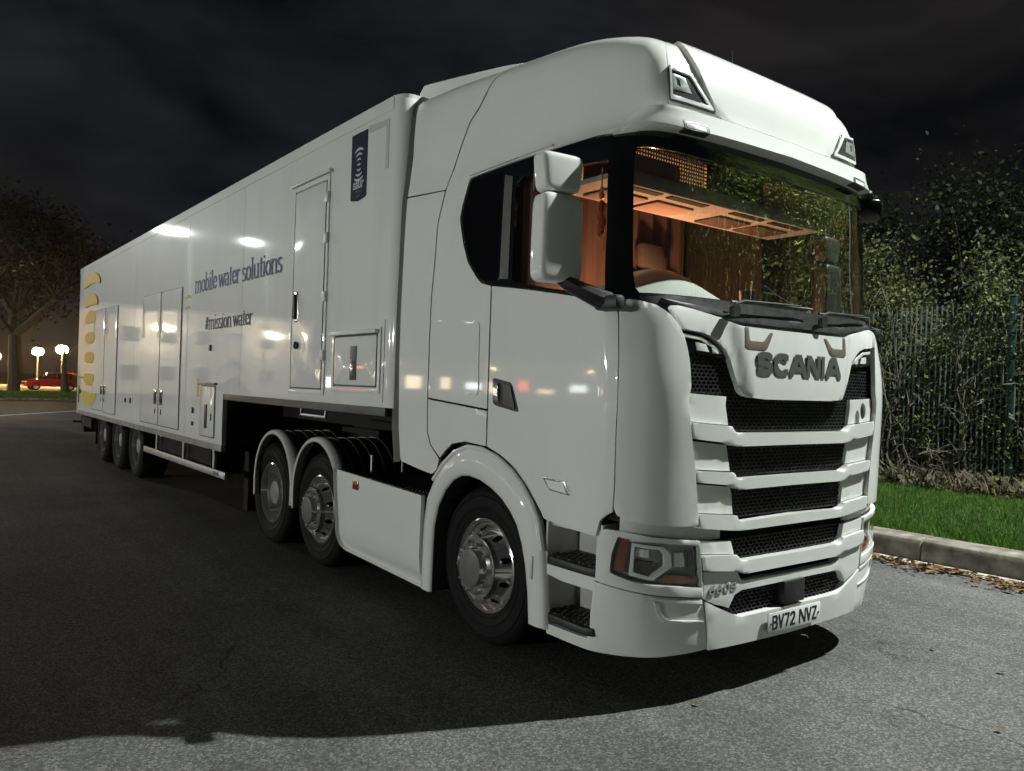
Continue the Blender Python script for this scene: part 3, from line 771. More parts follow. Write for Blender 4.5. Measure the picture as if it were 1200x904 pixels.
for s_ in (-1, 1):
    panel('hood_recess', CAB, [(s_*1.0,1.990),(s_*1.0,1.885),(s_*.96,1.872),(s_*.66,1.872),(s_*.61,1.885),(s_*.50,1.972),(s_*.55,1.974),(s_*.66,1.925),(s_*.70,1.918),(s_*.90,1.918),(s_*.93,1.925),(s_*.94,1.990)], 'taupe', HOOD, off=.0345, depth=.008, bev=.001, gap=0)
# daytime lamps
for s_ in (-1, 1):
    dr = panel('daytime_lamp', CAB, [(s_*2.045,1.942),(s_*1.664,1.930),(s_*1.40,1.880),(s_*1.235,1.814),(s_*1.97,1.838)], 'black_gloss', LORRY, off=-.006, depth=.02, bev=.003, gap=.002)
    panel('lamp_strip', CAB, [(s_*2.02,1.934),(s_*1.66,1.921),(s_*1.42,1.876),(s_*1.33,1.838),(s_*1.44,1.862),(s_*1.68,1.905),(s_*2.0,1.916)], 'lens_chrome', dr, off=.000, depth=.006, bev=.002, gap=0)
    panel('lamp_reflector', CAB, [(s_*1.78,1.893),(s_*1.60,1.885),(s_*1.55,1.846),(s_*1.76,1.850)], 'lens_inner', dr, off=-.001, depth=.005, bev=.003, gap=0)
    panel('lamp_reflector', CAB, [(s_*1.50,1.875),(s_*1.40,1.858),(s_*1.38,1.838),(s_*1.48,1.842)], 'lens_inner', dr, off=-.001, depth=.005, bev=.003, gap=0)
    panel('lamp_cover', CAB, [(s_*2.045,1.942),(s_*1.664,1.930),(s_*1.40,1.880),(s_*1.235,1.814),(s_*1.97,1.838)], 'lamp_glass', dr, off=.010, depth=0, bev=0, gap=.002)
panel('grille_backing', CAB, sym([(0,1.98),(-1.9,1.98),(-1.93,.87),(0,.87)]), 'cab_dark', LORRY, off=-.07, depth=.0, bev=0, gap=0, g=.1)
def hexmesh(name, net, poly, parent, off, cw=.040, ch=.027, su=.5, th=.0028):
    """open honeycomb insert behind a grille opening"""
    P = np.asarray(poly, float) * (su, 1); lo, hi = P.min(0), P.max(0); m = MB(); segs = []
    ny = int((hi[1] - lo[1]) / (ch * .75)) + 2; nx = int((hi[0] - lo[0]) / cw) + 2
    for j in range(ny):
        for i in range(nx):
            cx = lo[0] + (i + .5 * (j % 2)) * cw; cyy = lo[1] + j * ch * .75
            c = [(cx + cw / 2 * a, cyy + ch / 2 * b) for a, b in ((0, 1), (1, .5), (1, -.5), (0, -1))]
            segs += [(c[0], c[1]), (c[1], c[2]), (c[2], c[3])]
    S = np.array(segs); mid = S.mean(1); k = inside(mid, P); S = S[k]
    for a, b in S:
        d = (b - a) / np.linalg.norm(b - a); nn = np.array([-d[1], d[0]]) * th
        q = np.array([a - nn - d * th, b - nn + d * th, b + nn + d * th, a + nn - d * th]) / (su, 1)
        A = net.at(q[:, 0], q[:, 1]); N = net.nrm(q[:, 0], q[:, 1])
        top = A + N * off; bot = A + N * (off - .02)
        m.add(list(top) + list(bot), [(0, 1, 2, 3), (0, 4, 5, 1), (2, 6, 7, 3), (1, 5, 6, 2), (3, 7, 4, 0)])
    return m.build(name, 'black_plastic', parent, sm=False, kind='stuff')
hexmesh('grille_mesh', CAB, sym([(0,1.60),(-.9,1.61),(-1.03,1.64),(-1.25,1.815),(-1.96,1.838),(-1.94,1.63),(-1.26,1.615),(-1.17,1.43),(0,1.42)]), LORRY, -.022)
hexmesh('grille_mesh', CAB, sym([(0,1.352),(-1.25,1.355),(-1.16,1.20),(0,1.18)]), LORRY, -.022)
hexmesh('grille_mesh', CAB, sym([(0,1.13),(-1.17,1.13),(-1.08,.96),(0,.95)]), LORRY, -.022)
ears = [
 ([(-1.94,1.626),(-1.25,1.614),(-1.262,1.566),(-1.215,1.458),(-1.97,1.480)],
  [(0,1.418),(-1.10,1.420),(-1.16,1.432),(-1.205,1.455),(-1.985,1.477),(-1.995,1.392),(-1.29,1.366),(-1.22,1.352),(-1.12,1.346),(0,1.348)]),
 ([(-1.985,1.380),(-1.255,1.354),(-1.238,1.315),(-1.180,1.212),(-2.005,1.230)],
  [(0,1.176),(-1.05,1.172),(-1.11,1.182),(-1.17,1.207),(-2.005,1.226),(-2.01,1.165),(-1.21,1.139),(-1.14,1.122),(-1.04,1.112),(0,1.116)]),
 ([(-2.01,1.155),(-1.18,1.128),(-1.140,1.089),(-1.100,.978),(-2.015,1.002)],
  [(0,.949),(-.98,.938),(-1.05,.950),(-1.095,.974),(-2.015,.998),(-2.03,.925),(-1.30,.900),(-1.1,.893),(-.96,.890),(0,.892)]),
]
for e_, b_ in ears:
    both('grille_end_panel', CAB, e_, W, LORRY, off=-.004, depth=.03, bev=.006, gap=.001)
    panel('grille_bar', CAB, sym(b_), W, LORRY, off=.024, depth=.06, bev=.008, gap=0, g=.03)
# emblem on the grille end and raised lettering on the hood
eb = CAB.at(np.array([1.55]), np.array([1.545]))[0]
MB().lathe([(0,.012),(.5,.011),(.8,.009),(1,.003),(1,0)], 20, 'y').build('grille_badge', 'letter_grey', LORRY, loc=(eb[0], eb[1] - .014, eb[2])).scale = (.026, -1, .052)
GLT = link('grille_lettering', None, parent=LORRY)
for mb in stroke_text('SCANIA', .835, .132, .031, .006, track=.16):
    def place(v):
        q = CAB.at(np.array([v[0] / .5]), np.array([1.800]))[0]
        return (v[0], q[1] - .0335 - v[2], 1.800 + v[1])
    mb.v = [place(v) for v in mb.v]
    mb.build('letter', 'letter_grey', GLT, sm=False, fix=False)

# ---- bumper
hl = [(-3.50,.885),(-3.60,.80),(-3.624,.70),(-3.218,.664),(-2.617,.638),(-2.09,.611),(-2.075,.833),(-2.752,.862)]
hs = [(-2.055,.863),(-2.75,.890),(-3.40,.915),(-3.75,.92),(-3.88,.90),(-3.93,.82),(-3.93,.645),(-3.744,.638),(-2.887,.597),(-2.075,.556)]
both('headlamp_surround', BUM, hs, W, LORRY, holes=[hl], off=.010, depth=.03, bev=.010, gap=.003, rnd=.012)
low = [(-2.07,.552),(-2.887,.593),(-3.744,.634),(-3.93,.640),(-4.1,.648),(-4.1,.60),(-3.98,.58),(-3.95,.36),(-4.05,.325),(-5.80,.325),(-5.83,.262),(-4.0,.255),(-3.4,.255),(-2.78,.258),(-1.99,.276)]
both('bumper_corner', BUM, low, W, LORRY, off=0, depth=.03, bev=.008, gap=.003, rnd=.01)
for s_ in (-1, 1):
    panel('bumper_groove', BUM, [(s_*2.80,.560),(s_*2.77,.50),(s_*2.70,.462),(s_*2.60,.448),(s_*2.09,.430),(s_*2.09,.436),(s_*2.58,.458),(s_*2.66,.474),(s_*2.71,.506),(s_*2.73,.556)], W, LORRY, off=.008, depth=.014, bev=.004, gap=0)
    panel('bumper_strip', BUM, [(s_*2.85,.585),(s_*2.10,.545),(s_*2.10,.527),(s_*2.80,.566)], W, LORRY, off=.008, depth=.012, bev=.004, gap=0)
# step well
for s_ in (-1, 1):
    st = MB().box2((s_*1.02, .36, .30), (s_*1.00, .80, .93)).build('step_well', 'grubby_white', LORRY)
    MB().box2((s_*1.24, .36, .60), (s_*1.02, .345, .93)).build('step_wall', 'grubby_white', st)
    MB().box2((s_*1.245, .775, .28), (s_*1.02, .79, .95)).build('step_wall', 'grubby_white', st)
    for (z, ya, yb) in ((.70, .37, .775), (.385, .39, .775)):
        pts = [(ya, 1.03), (yb, 1.03), (yb, 1.235), (yb - .05, 1.262), (ya + .06, 1.268), (ya, 1.24)]
        tr = MB().prism([(x * s_, y) for y, x in pts], z - .045, z, 'z').build('step_tread', 'black_plastic', LORRY, bevel=.008)
        g_ = MB()
        for i in range(9):
            for j in range(5):
                g_.box((s_ * (1.06 + j * .042), ya + .03 + i * .042 + .02 * (j % 2), z + .004), (.030, .016, .010), (0, 0, .6 if (i + j) % 2 else -.6))
        g_.build('tread_grip', 'dark_trim', tr, sm=False, kind='stuff')
    both_ = [(s_*3.97,.655),(s_*5.75,.655),(s_*5.75,.600),(s_*5.0,.585),(s_*3.97,.585)]
    panel('step_riser', BUM, both_, W, LORRY, off=-.004, depth=.03, bev=.008, gap=0)
    MB().box2((s_*1.02, .27, .95), (s_*1.17, .36, .99)).build('door_gap_cover', 'black_plastic', LORRY)
    MB().box2((s_*1.0, .30, .86), (s_*1.215, .80, .90)).build('sill', 'grubby_white', LORRY, bevel=.01)
# headlamps
for s_ in (-1, 1):
    H = panel('headlamp', BUM, [(s * -s_, t) for s, t in hl], 'lamp_housing', LORRY, off=-.050, depth=.01, bev=0, gap=-.01)
    MBn = [(s * -s_, t) for s, t in hl]
    panel('lamp_cover', BUM, MBn, 'lamp_glass', H, off=.004, depth=0, bev=0, gap=.003)
    panel('indicator', BUM, [(s_*3.47,.868),(s_*3.30,.872),(s_*3.38,.695),(s_*3.58,.715)], 'amber', H, off=-.014, depth=.02, bev=.003, gap=0)
    panel('indicator', BUM, [(s_*2.60,.690),(s_*2.12,.668),(s_*2.11,.628),(s_*2.72,.655)], 'amber', H, off=-.012, depth=.02, bev=.003, gap=0)
    panel('lamp_frame', BUM, [(s_*3.24,.855),(s_*2.62,.835),(s_*2.52,.80),(s_*2.50,.730),(s_*2.80,.665),(s_*3.28,.690)], 'lens_chrome', H, holes=[[(s_*3.18,.838),(s_*2.68,.820),(s_*2.62,.795),(s_*2.62,.735),(s_*2.86,.685),(s_*3.20,.708)]], off=-.012, depth=.016, bev=.004, gap=0, rnd=.01)
    panel('lamp_reflector', BUM, [(s_*3.15,.825),(s_*2.85,.818),(s_*2.85,.775),(s_*3.17,.785)], 'lens_inner', H, off=-.032, depth=.012, bev=.006, gap=0)
    panel('lamp_reflector', BUM, [(s_*3.17,.770),(s_*2.75,.755),(s_*2.88,.70),(s_*3.17,.722)], 'dark_trim', H, off=-.034, depth=.012, bev=.006, gap=0)
    panel('lamp_reflector', BUM, [(s_*2.44,.800),(s_*2.28,.795),(s_*2.28,.72),(s_*2.44,.725)], 'lens_inner', H, off=-.028, depth=.012, bev=.006, gap=0)
    panel('lamp_reflector', BUM, [(s_*2.22,.805),(s_*2.11,.80),(s_*2.11,.71),(s_*2.22,.715)], 'dark_trim', H, off=-.030, depth=.012, bev=.004, gap=0)
both('bumper_ledge', CAB, [(-1.35,.945),(-3.5,.985),(-3.5,.86),(-1.35,.85)], 'grubby_white', LORRY, off=-.022, depth=.02, bev=.004, gap=0)
# bumper centre
panel('bumper_backing', BUM, sym([(0,.92),(-2.0,.92),(-2.0,.40),(0,.35)]), 'cab_dark', LORRY, off=-.08, depth=0, bev=0, gap=0, g=.1)
hexmesh('grille_mesh', BUM, sym([(0,.845),(-1.38,.845),(-1.28,.73),(0,.725)]), LORRY, -.03, su=.4)
hexmesh('grille_mesh', BUM, sym([(0,.565),(-1.2,.56),(-1.37,.541),(-1.52,.475),(-1.28,.43),(0,.43)]), LORRY, -.03, su=.4)
both('bumper_end_panel', BUM, [(-2.03,.857),(-1.41,.838),(-1.35,.765),(-2.045,.785)], W, LORRY, off=.0, depth=.03, bev=.006, gap=.001)
panel('bumper_bar', BUM, sym([(0,.727),(-1.20,.727),(-1.28,.735),(-1.345,.762),(-2.045,.781),(-2.055,.702),(-1.36,.675),(-1.28,.664),(-1.20,.655),(0,.657)]), W, LORRY, off=.024, depth=.06, bev=.008, gap=0, g=.03)
panel('bumper_beam', BUM, sym([(0,.612),(-1.15,.615),(-1.22,.625),(-1.30,.668),(-2.05,.694),(-2.06,.545),(-1.86,.512),(-1.66,.494),(-1.52,.478),(-1.37,.544),(-1.2,.562),(0,.566)]), W, LORRY, off=.006, depth=.05, bev=.008, gap=.002)
panel('bumper_spoiler', BUM, sym([(0,.428),(-.6,.424),(-1.20,.424),(-1.30,.430),(-1.60,.470),(-1.86,.506),(-2.055,.541),(-1.985,.272),(0,.258)]), W, LORRY, off=.012, depth=.05, bev=.008, gap=.003)
BOXP = MB().box((0, .058, .503), (.205, .07, .135)).build('radar_cover', 'black_plastic', LORRY, bevel=.012)
PLATE = MB().box((0, 0, 0), (.52, .006, .111)).build('number_plate', 'plate_white', LORRY, bevel=.002, loc=(0, .022, .352))
for mb in stroke_text('BV72 NVZ', .440, .080, .0115, .0012, track=.12):
    mb.build('character', 'ink', PLATE, sm=False, fix=False, loc=(.0, -.0031, 0), rot=(R(90), 0, 0))
for x in (-.236, .236):
    MB().lathe([(0, 0), (.006, 0), (.006, .004), (0, .004)], 8, 'y').build('plate_screw', 'ink', PLATE, loc=(x, -.008, -.004))
bq = BUM.at(np.array([-1.66]), np.array([.592]))[0]
ML = link('model_lettering', None, parent=LORRY, loc=(bq[0], bq[1] - .0068, bq[2]), rot=(R(90), 0, R(-2.5)))
for mb in stroke_text('660S', .215, .050, .0085, .0035, .12, track=.22):
    mb.build('digit', 'chrome', ML, sm=False, fix=False)

# ---- wheel arch flares
arch_o = [(2.074,.232),(2.066,.55),(2.058,.70),(2.03,.86),(1.95,.985),(1.84,1.10),(1.70,1.195),(1.56,1.238),(1.40,1.236),(1.24,1.200),(1.095,1.135),(.99,1.06),(.90,.97),(.83,.87),(.79,.72),(.76,.50),(.745,.294)]
arch_i = [(1.94,.232),(1.935,.50),(1.925,.68),(1.88,.82),(1.80,.935),(1.71,1.01),(1.62,1.048),(1.53,1.055),(1.42,1.045),(1.30,1.01),(1.19,.96),(1.10,.895),(1.03,.82),(.98,.72),(.94,.60),(.91,.45),(.895,.293)]
for s_ in (-1, 1):
    m = MB(); n_ = len(arch_o)
    prof = []
    for (yo, zo), (yi, zi) in zip(arch_o, arch_i):
        def L(k): return (yo + (yi - yo) * k, zo + (zi - zo) * k)
        prof.append([(1.235, *L(-.02)), (1.262, *L(.0)), (1.278, *L(.12)), (1.284, *L(.5)), (1.280, *L(.9)), (1.265, *L(1.0)), (1.0, *L(1.0)), (.75, *L(1.0))])
    k_ = len(prof[0])
    for r_ in prof: m.v += [(s_ * x, y, z) for x, y, z in r_]
    for i in range(n_ - 1):
        for j in range(k_ - 1):
            m.f.append((i * k_ + j, (i + 1) * k_ + j, (i + 1) * k_ + j + 1, i * k_ + j + 1))
    m.f.append(tuple(j for j in range(6))); m.f.append(tuple((n_ - 1) * k_ + j for j in reversed(range(6))))
    a = m.build('wheel_arch', W, LORRY, angle=50)
    a.data.materials.append(MATS['cab_dark'])
    for p in a.data.polygons:
        c = p.center
        if abs(c.x) < 1.2: p.material_index = 1
    # upper moulding of the arch
    MB().tube([(s_*1.27, y, z) for y, z in arch_o[4:15]], .016, 8).build('arch_moulding', W, a)
    MB().box2((s_*1.292, .85, .55), (s_*1.283, .875, .68)).build('side_marker', 'grubby_white', a, bevel=.003)

# ---- wheels
def hub_holes():
    return [[(2 * math.pi * (k + .5) / 10 + .085 * math.cos(t), .222 + .019 * math.sin(t)) for t in np.linspace(0, 2 * math.pi, 10, endpoint=False)] for k in range(10)]
def wheel(name, parent, loc, convex=True, sgn=-1, r=.5, w=.30, detail=True, dual=False):
    """axis along x; a grows outward from the lorry"""
    t = link(name, None, parent=parent, loc=loc, rot=(0, 0, 0 if sgn > 0 else math.pi))
    wi = w * (2.15 if dual else 1)
    k = r / .5
    tp = [(.29*k,.0-.02),(.30*k,.012),(.318*k,.016),(.322*k,.021),(.326*k,.018),(.36*k,.024),(.366*k,.029),(.372*k,.025),(.41*k,.026),(.43*k,.024),(.434*k,.029),(.440*k,.022),(.455*k,.017),(.475*k,.004),(.49*k,-.018),(.5*k,-.05)]
    for a in np.linspace(-.05, -w + .02, 6)[1:-1]:
        tp += [(.5*k, a + .006), (.486*k, a + .004), (.486*k, a - .004), (.5*k, a - .006)]
    tp += [(.5*k,-w+.02),(.49*k,-w-.01),(.45*k,-w-.04),(.40*k,-w-.045),(.30*k,-w-.03),(.29*k,-w)]
    m = MB().lathe(tp, 48, 'x')
    if dual:
        m.lathe([(q[0], q[1] - w - .06) for q in tp], 40, 'x')
    m.build('tyre', 'rubber', t, angle=30)
    if convex:
        rim = MB().lathe([(.285,-.02),(.297,-.002),(.296,.010),(.288,.014),(.279,.006),(.272,-.018),(.262,-.034),(.252,-.030)], 48, 'x').build('rim', 'alloy', t, angle=40)
        cone = Flat(lambda S, T: np.stack([np.interp(T, [.186, .195, .245, .256], [.074, .060, -.020, -.032]), T * np.cos(S), T * np.sin(S)], -1))
        panel('wheel_disc', cone, [(0, .186), (2 * math.pi, .186), (2 * math.pi, .256), (0, .256)], 'alloy', t, holes=hub_holes() if detail else (), depth=.02, bev=0, gap=0, g=.03, su=.22)
        MB().lathe([(.187,.0),(.187,.078),(.180,.088),(.128,.090),(.124,.094),(.120,.125),(.112,.134),(.06,.140),(0,.141)], 40, 'x').build('hub', 'alloy', t, angle=40)
        MB().lathe([(.0,-.06),(.26,-.06)], 32, 'x').build('brake_disc', 'cab_dark', t)
        rn, an = .153, .088
    else:
        rim = MB().lathe([(.285,-.02),(.297,-.002),(.296,.010),(.288,.014),(.279,.004),(.268,-.03),(.258,-.06),(.250,-.13),(.236,-.165),(.20,-.172),(.17,-.160),(.12,-.155)], 48, 'x').build('rim', 'alloy', t, angle=40)
        MB().lathe([(.125,-.16),(.122,-.04),(.112,-.02),(.05,-.012),(0,-.012)], 32, 'x').build('hub', 'steel_grey', t, angle=40)
        for q in range(10):
            a = 2 * math.pi * (q + .5) / 10
            MB().lathe([(0, -.166), (.02, -.166), (.022, -.170)], 10, 'x', c=(.004, .222 * math.cos(a), .222 * math.sin(a))).build('vent_hole', 'cab_dark', rim)
        rn, an = .155, -.158
    if detail:
        nut = MB().lathe([(0, .034), (.009, .033), (.013, .026), (.013, .012), (.0175, .008), (.0175, -.004)], 8, 'x').mesh('nut', angle=30)
        for q in range(10):
            a = 2 * math.pi * q / 10
            link('wheel_nut', nut, 'alloy', t, loc=(an, rn * math.cos(a), rn * math.sin(a)))
    return t
for s_ in (-1, 1):
    wheel('wheel', LORRY, (s_ * 1.175, 1.443, .5), True, s_, w=.30)
    wheel('wheel', LORRY, (s_ * 1.185, 3.93, .5), True, s_, w=.28)
    wheel('wheel', LORRY, (s_ * 1.185, 5.09, .5), False, s_, w=.28, dual=True)
# ---- rear mudguards: white outer lip, black ribbed shell
for s_ in (-1, 1):
    for yc in (3.925, 4.925):
        ang = np.linspace(R(-10), R(188), 30); g_ = MB()
        prof = [(.0, -1.262), (.022, -1.268), (.04, -1.255), (.047, -1.20), (.043, -1.165)]
        rad = lambda a: (.455 + .105 * max(0, math.sin(a)) ** 1.4)
        for a in ang:
            rr = rad(a)
            for dr, x in prof: g_.v.append((-s_ * x, yc + (rr + dr) * math.cos(a), .53 + (rr + dr) * math.sin(a)))
        k_ = len(prof)
        for i in range(len(ang) - 1):
            for j in range(k_ - 1): g_.f.append((i * k_ + j, (i + 1) * k_ + j, (i + 1) * k_ + j + 1, i * k_ + j + 1))
        mg = g_.build('mudguard', W, LORRY, angle=50, fix=False)
        sd = mg.modifiers.new('s', 'SOLIDIFY'); sd.thickness = .008
        sh = MB(); aa = np.linspace(R(20), R(160), 22)
        for a in aa:
            rr = rad(a) + .03
            for x in (1.17, .62): sh.v.append((s_ * x, yc + rr * math.cos(a), .53 + rr * math.sin(a)))
        for i in range(len(aa) - 1): sh.f.append((2 * i, 2 * i + 2, 2 * i + 3, 2 * i + 1))
        sh.build('mudguard_shell', 'dark_trim', mg, fix=False, angle=60)
        for x in (1.10, 1.0, .9, .8, .7):
            MB().tube([(s_ * x, yc + (rad(a) + .034) * math.cos(a), .53 + (rad(a) + .034) * math.sin(a)) for a in aa], .007, 6).build('mudguard_rib', 'steel_grey', mg)
# ---- side skirt, catwalk, chassis, coupling
for s_ in (-1, 1):
    sk = Flat(lambda S, T, s_=s_: np.stack([s_ * (1.262 - .09 * (1 - np.clip((T - .2) / .22, 0, 1)) ** 2 - .006 * (T - .6) ** 2), S, T], -1))
    panel('side_skirt', sk, [(2.066,.868),(3.485,.912),(3.472,.80),(3.435,.58),(3.42,.50),(3.40,.36),(3.37,.30),(3.30,.272),(2.9,.255),(2.075,.215)], W, LORRY, off=0, depth=.03, bev=.012, gap=.003, su=1, g=.06, rnd=.015)
    rf = MB().box2((s_*1.272, 3.07, .775), (s_*1.260, 3.16, .84)).build('side_reflector', 'red_lens', LORRY, bevel=.004)
    MB().box2((s_*.55, 2.10, .835), (s_*1.225, 3.42, .865)).build('catwalk', 'black_plastic', LORRY)
    cw = MB()
    for i in range(26): cw.box2((s_*.60, 2.14 + i * .048, .864), (s_*1.20, 2.155 + i * .048, .874))
    cw.build('catwalk_grip', 'dark_trim', LORRY, sm=False, kind='stuff')
    MB().box2((s_*.42, .5, .55), (s_*.34, 6.0, .82)).build('chassis_rail', 'cab_dark', LORRY)
    MB().box2((s_*.6, 2.15, .30), (s_*1.19, 3.35, .82)).build('fuel_tank', 'steel_grey', LORRY, bevel=.05)
    MB().tube([(s_*1.0, 3.36, .86), (s_*1.0, 3.36, 1.02)], .012, 8).build('grab_post', 'galvanised', LORRY)
    MB().tube([(s_*.72, 3.34, .86), (s_*.72, 3.34, 1.06)], .012, 8).build('grab_post', 'galvanised', LORRY)
for y_ in (1.443, 3.93, 5.09):
    MB().tube([(-1.0, y_, .5), (1.0, y_, .5)], .09, 12).build('axle', 'cab_dark', LORRY)
MB().box2((-.95, .35, .60), (.95, 2.0, .95)).build('engine_block', 'cab_dark', LORRY)
MB().box2((-.95, .22, .35), (.95, .40, .85)).build('front_underrun', 'cab_dark', LORRY)
MB().lathe([(0, 1.16), (.5, 1.16), (.52, 1.20), (0, 1.22)], 28, 'z', c=(0, 4.6, 0)).build('fifth_wheel', 'cab_dark', LORRY)
MB().box2((-.5, 4.2, .82), (.5, 5.0, 1.16)).build('fifth_wheel_mount', 'cab_dark', LORRY)

# ---- mirrors
def shell(name, parent, c, d, material, rx=.5, taper=0, rot=(0, 0, 0), p=3.2):
    """rounded housing: superellipsoid, flattened behind"""
    m = MB(); nu, nv = 28, 18
    def sg(v, e): return math.copysign(abs(v) ** e, v)
    for j in range(nv + 1):
        ph = -math.pi / 2 + math.pi * j / nv
        for i in range(nu):
            th = 2 * math.pi * i / nu; e = 2 / p
            x = sg(math.cos(ph), e) * sg(math.cos(th), e); y = sg(math.cos(ph), e) * sg(math.sin(th), e); z = sg(math.sin(ph), e)
            x *= 1 + taper * z
            m.v.append((x * d[0] / 2, y * d[1] / 2 if y < 0 else y * d[1] * .25, z * d[2] / 2))
    for j in range(nv):
        for i in range(nu):
            m.f.append((j * nu + i, j * nu + (i + 1) % nu, (j + 1) * nu + (i + 1) % nu, (j + 1) * nu + i))
    return m.build(name, material, parent, angle=60, loc=c, rot=rot)
for s_ in (-1, 1):
    my = 0 if s_ < 0 else .24; mm = W if s_ < 0 else 'black_plastic'
    up = shell('upper_mirror', LORRY, (s_*1.45, .555 + my, 2.735), (.245, .15, .205), mm, taper=.10, rot=(0, 0, s_ * .10), p=6.5)
    MB().box((0, .046, 0), (.222, .016, .185)).build('mirror_bezel', 'black_plastic', up, bevel=.02)
    MB().box((0, .058, 0), (.20, .008, .165)).build('mirror_pane', 'mirror_glass', up, bevel=.02)
    lo = shell('main_mirror', LORRY, (s_*1.455, .545 + my, 2.400), (.258, .16, .455), mm, taper=-.03, rot=(0, 0, s_ * .10), p=8.0)
    MB().box((0, .046, 0), (.236, .016, .43)).build('mirror_bezel', 'black_plastic', lo, bevel=.03)
    MB().box((0, .058, 0), (.21, .008, .40)).build('mirror_pane', 'mirror_glass', lo, bevel=.03)
    arm = MB().tube([(s_*1.24, .36, 2.085), (s_*1.30, .38, 2.10), (s_*1.40, .48 + my, 2.165), (s_*1.45, .55 + my, 2.23)], [.055, .05, .04, .035], 10).build('mirror_arm', 'black_plastic', LORRY)
    MB().box((s_*1.40, .56 + my, 2.615), (.14, .07, .06)).build('mirror_link', 'black_plastic', LORRY, bevel=.015)
    MB().box((s_*1.262, .33, 2.075), (.07, .17, .075)).build('mirror_foot', 'black_plastic', LORRY, bevel=.02)
# front close-view mirror over the passenger corner
fm = shell('front_mirror', LORRY, (1.19, .31, 2.935), (.19, .13, .17), 'black_gloss', rot=(.2, 0, -.5))
MB().tube([(1.02, .28, 3.02), (1.10, .26, 3.03), (1.20, .29, 3.0)], .022, 8).build('mirror_stalk', 'black_plastic', fm.parent)
# ---- wipers
for x0, x1, z0, z1 in ((-.60, .12, 2.135, 2.150), (.22, .90, 2.135, 2.160)):
    def ws_pt(x, z, o): 
        s_v = np.interp(abs(x), [0, .5, .92, 1.12], [0, 1, 2, 3]) * (1 if x > 0 else -1)
        q = CAB.at(np.array([s_v]), np.array([z]))[0]; return (x, q[1] - o, z)
    a = MB().tube([ws_pt(x0, 2.075, .045), ws_pt(x0 + .03, 2.115, .05), ws_pt(x0 + .10, 2.135, .05), ws_pt(x0 + .4, 2.145, .042), ws_pt(x1 - .1, z1, .045)], [.010, .011, .008, .007, .005], 8).build('wiper_arm', 'black_plastic', LORRY)
    MB().tube([ws_pt(x0 + .02, 2.125, .03), ws_pt((x0 + x1) / 2, 2.14, .03), ws_pt(x1 + .05, z1 - .005, .03)], .008, 6).build('wiper_blade', 'black_plastic', a)
    MB().lathe([(0, .03), (.03, .03), (.035, 0), (0, 0)], 12, 'y').build('wiper_pivot', 'black_plastic', a, loc=(x0, ws_pt(x0, 2.075, .075)[1], 2.075))

# ---- cab interior
ix = np.linspace(-1.12, 1.12, 33); iy = np.linspace(.34, 1.0, 12); m = MB()
for y in iy:
    for x in ix:
        k = (y - .34) / .66
        z = 2.10 + .05 * math.sin(k * math.pi) + (.20 * math.exp(-((x + .62) / .38) ** 2) + .03 * math.exp(-((x - .5) / .5) ** 2)) * math.sin(min(1, k * 1.25) * math.pi) ** .7 if 0 < k < .8 else 2.08 - .3 * max(0, k - .8) * 5
        fy = .30 + .10 * (abs(x) / 1.1) ** 3
        m.v.append((x, fy + (y - .34), z))
for j in range(11):
    for i in range(32): m.f.append((j * 33 + i, j * 33 + i + 1, (j + 1) * 33 + i + 1, (j + 1) * 33 + i))
DASH = m.build('dashboard', 'dash_cover', LORRY, angle=60)
MB().box2((-1.15, .95, 1.3), (1.15, 1.02, 2.0)).build('lower_dashboard', 'cab_dark', LORRY)
MB().box2((-1.18, .4, 1.2), (1.18, 2.4, 1.25)).build('cab_floor', 'cab_dark', LORRY)
MB().box2((-1.15, 2.05, 1.25), (1.15, 2.08, 3.3)).build('cab_back_wall', 'cab_dark', LORRY)
MB().box2((-.95, .75, 3.16), (.95, 2.05, 3.18)).build('headlining', 'cab_trim', LORRY)
sw = MB()
th = np.linspace(0, 2 * math.pi, 33)
sw.tube([(.225 * math.cos(t), .225 * math.sin(t), 0) for t in th], .017, 8, caps=False)
sw.tube([(-.2, 0, 0), (0, 0, -.03), (.2, 0, 0)], .02, 6).tube([(0, -.2, 0), (0, 0, -.03)], .02, 6).tube([(0, 0, 0), (0, 0, -.4)], .03, 8)
sw.build('steering_wheel', 'cab_trim', LORRY, loc=(-.58, .98, 2.155), rot=(R(-38), 0, 0))
for x in (-.58, .58):
    se = MB().box((0, 0, .06), (.50, .50, .14)).build('seat', 'seat_fabric', LORRY, bevel=.05, loc=(x, 1.40, 1.72))
    MB().box((0, 0, .36), (.48, .14, .70)).build('seat_back', 'seat_fabric', se, bevel=.06, loc=(0, .27, .1), rot=(R(-10), 0, 0))
    MB().box((0, 0, .12), (.28, .10, .20)).build('headrest', 'seat_fabric', se, bevel=.045, loc=(0, .36, .86), rot=(R(-8), 0, 0))
    MB().box2((-.2, -.2, -.42), (.2, .2, 0)).build('seat_base', 'cab_dark', se)
cvx = np.linspace(-1.1, 1.1, 90); cu = MB()
for z in (1.6, 2.3, 3.1):
    for x in cvx: cu.v.append((x, 1.90 + .035 * math.sin(x * 34) + .015 * math.sin(x * 71 + 1), z))
for j in range(2):
    for i in range(89): cu.f.append((j * 90 + i, j * 90 + i + 1, (j + 1) * 90 + i + 1, (j + 1) * 90 + i))
cu.build('bunk_curtain', 'curtain', LORRY, fix=False, angle=80)
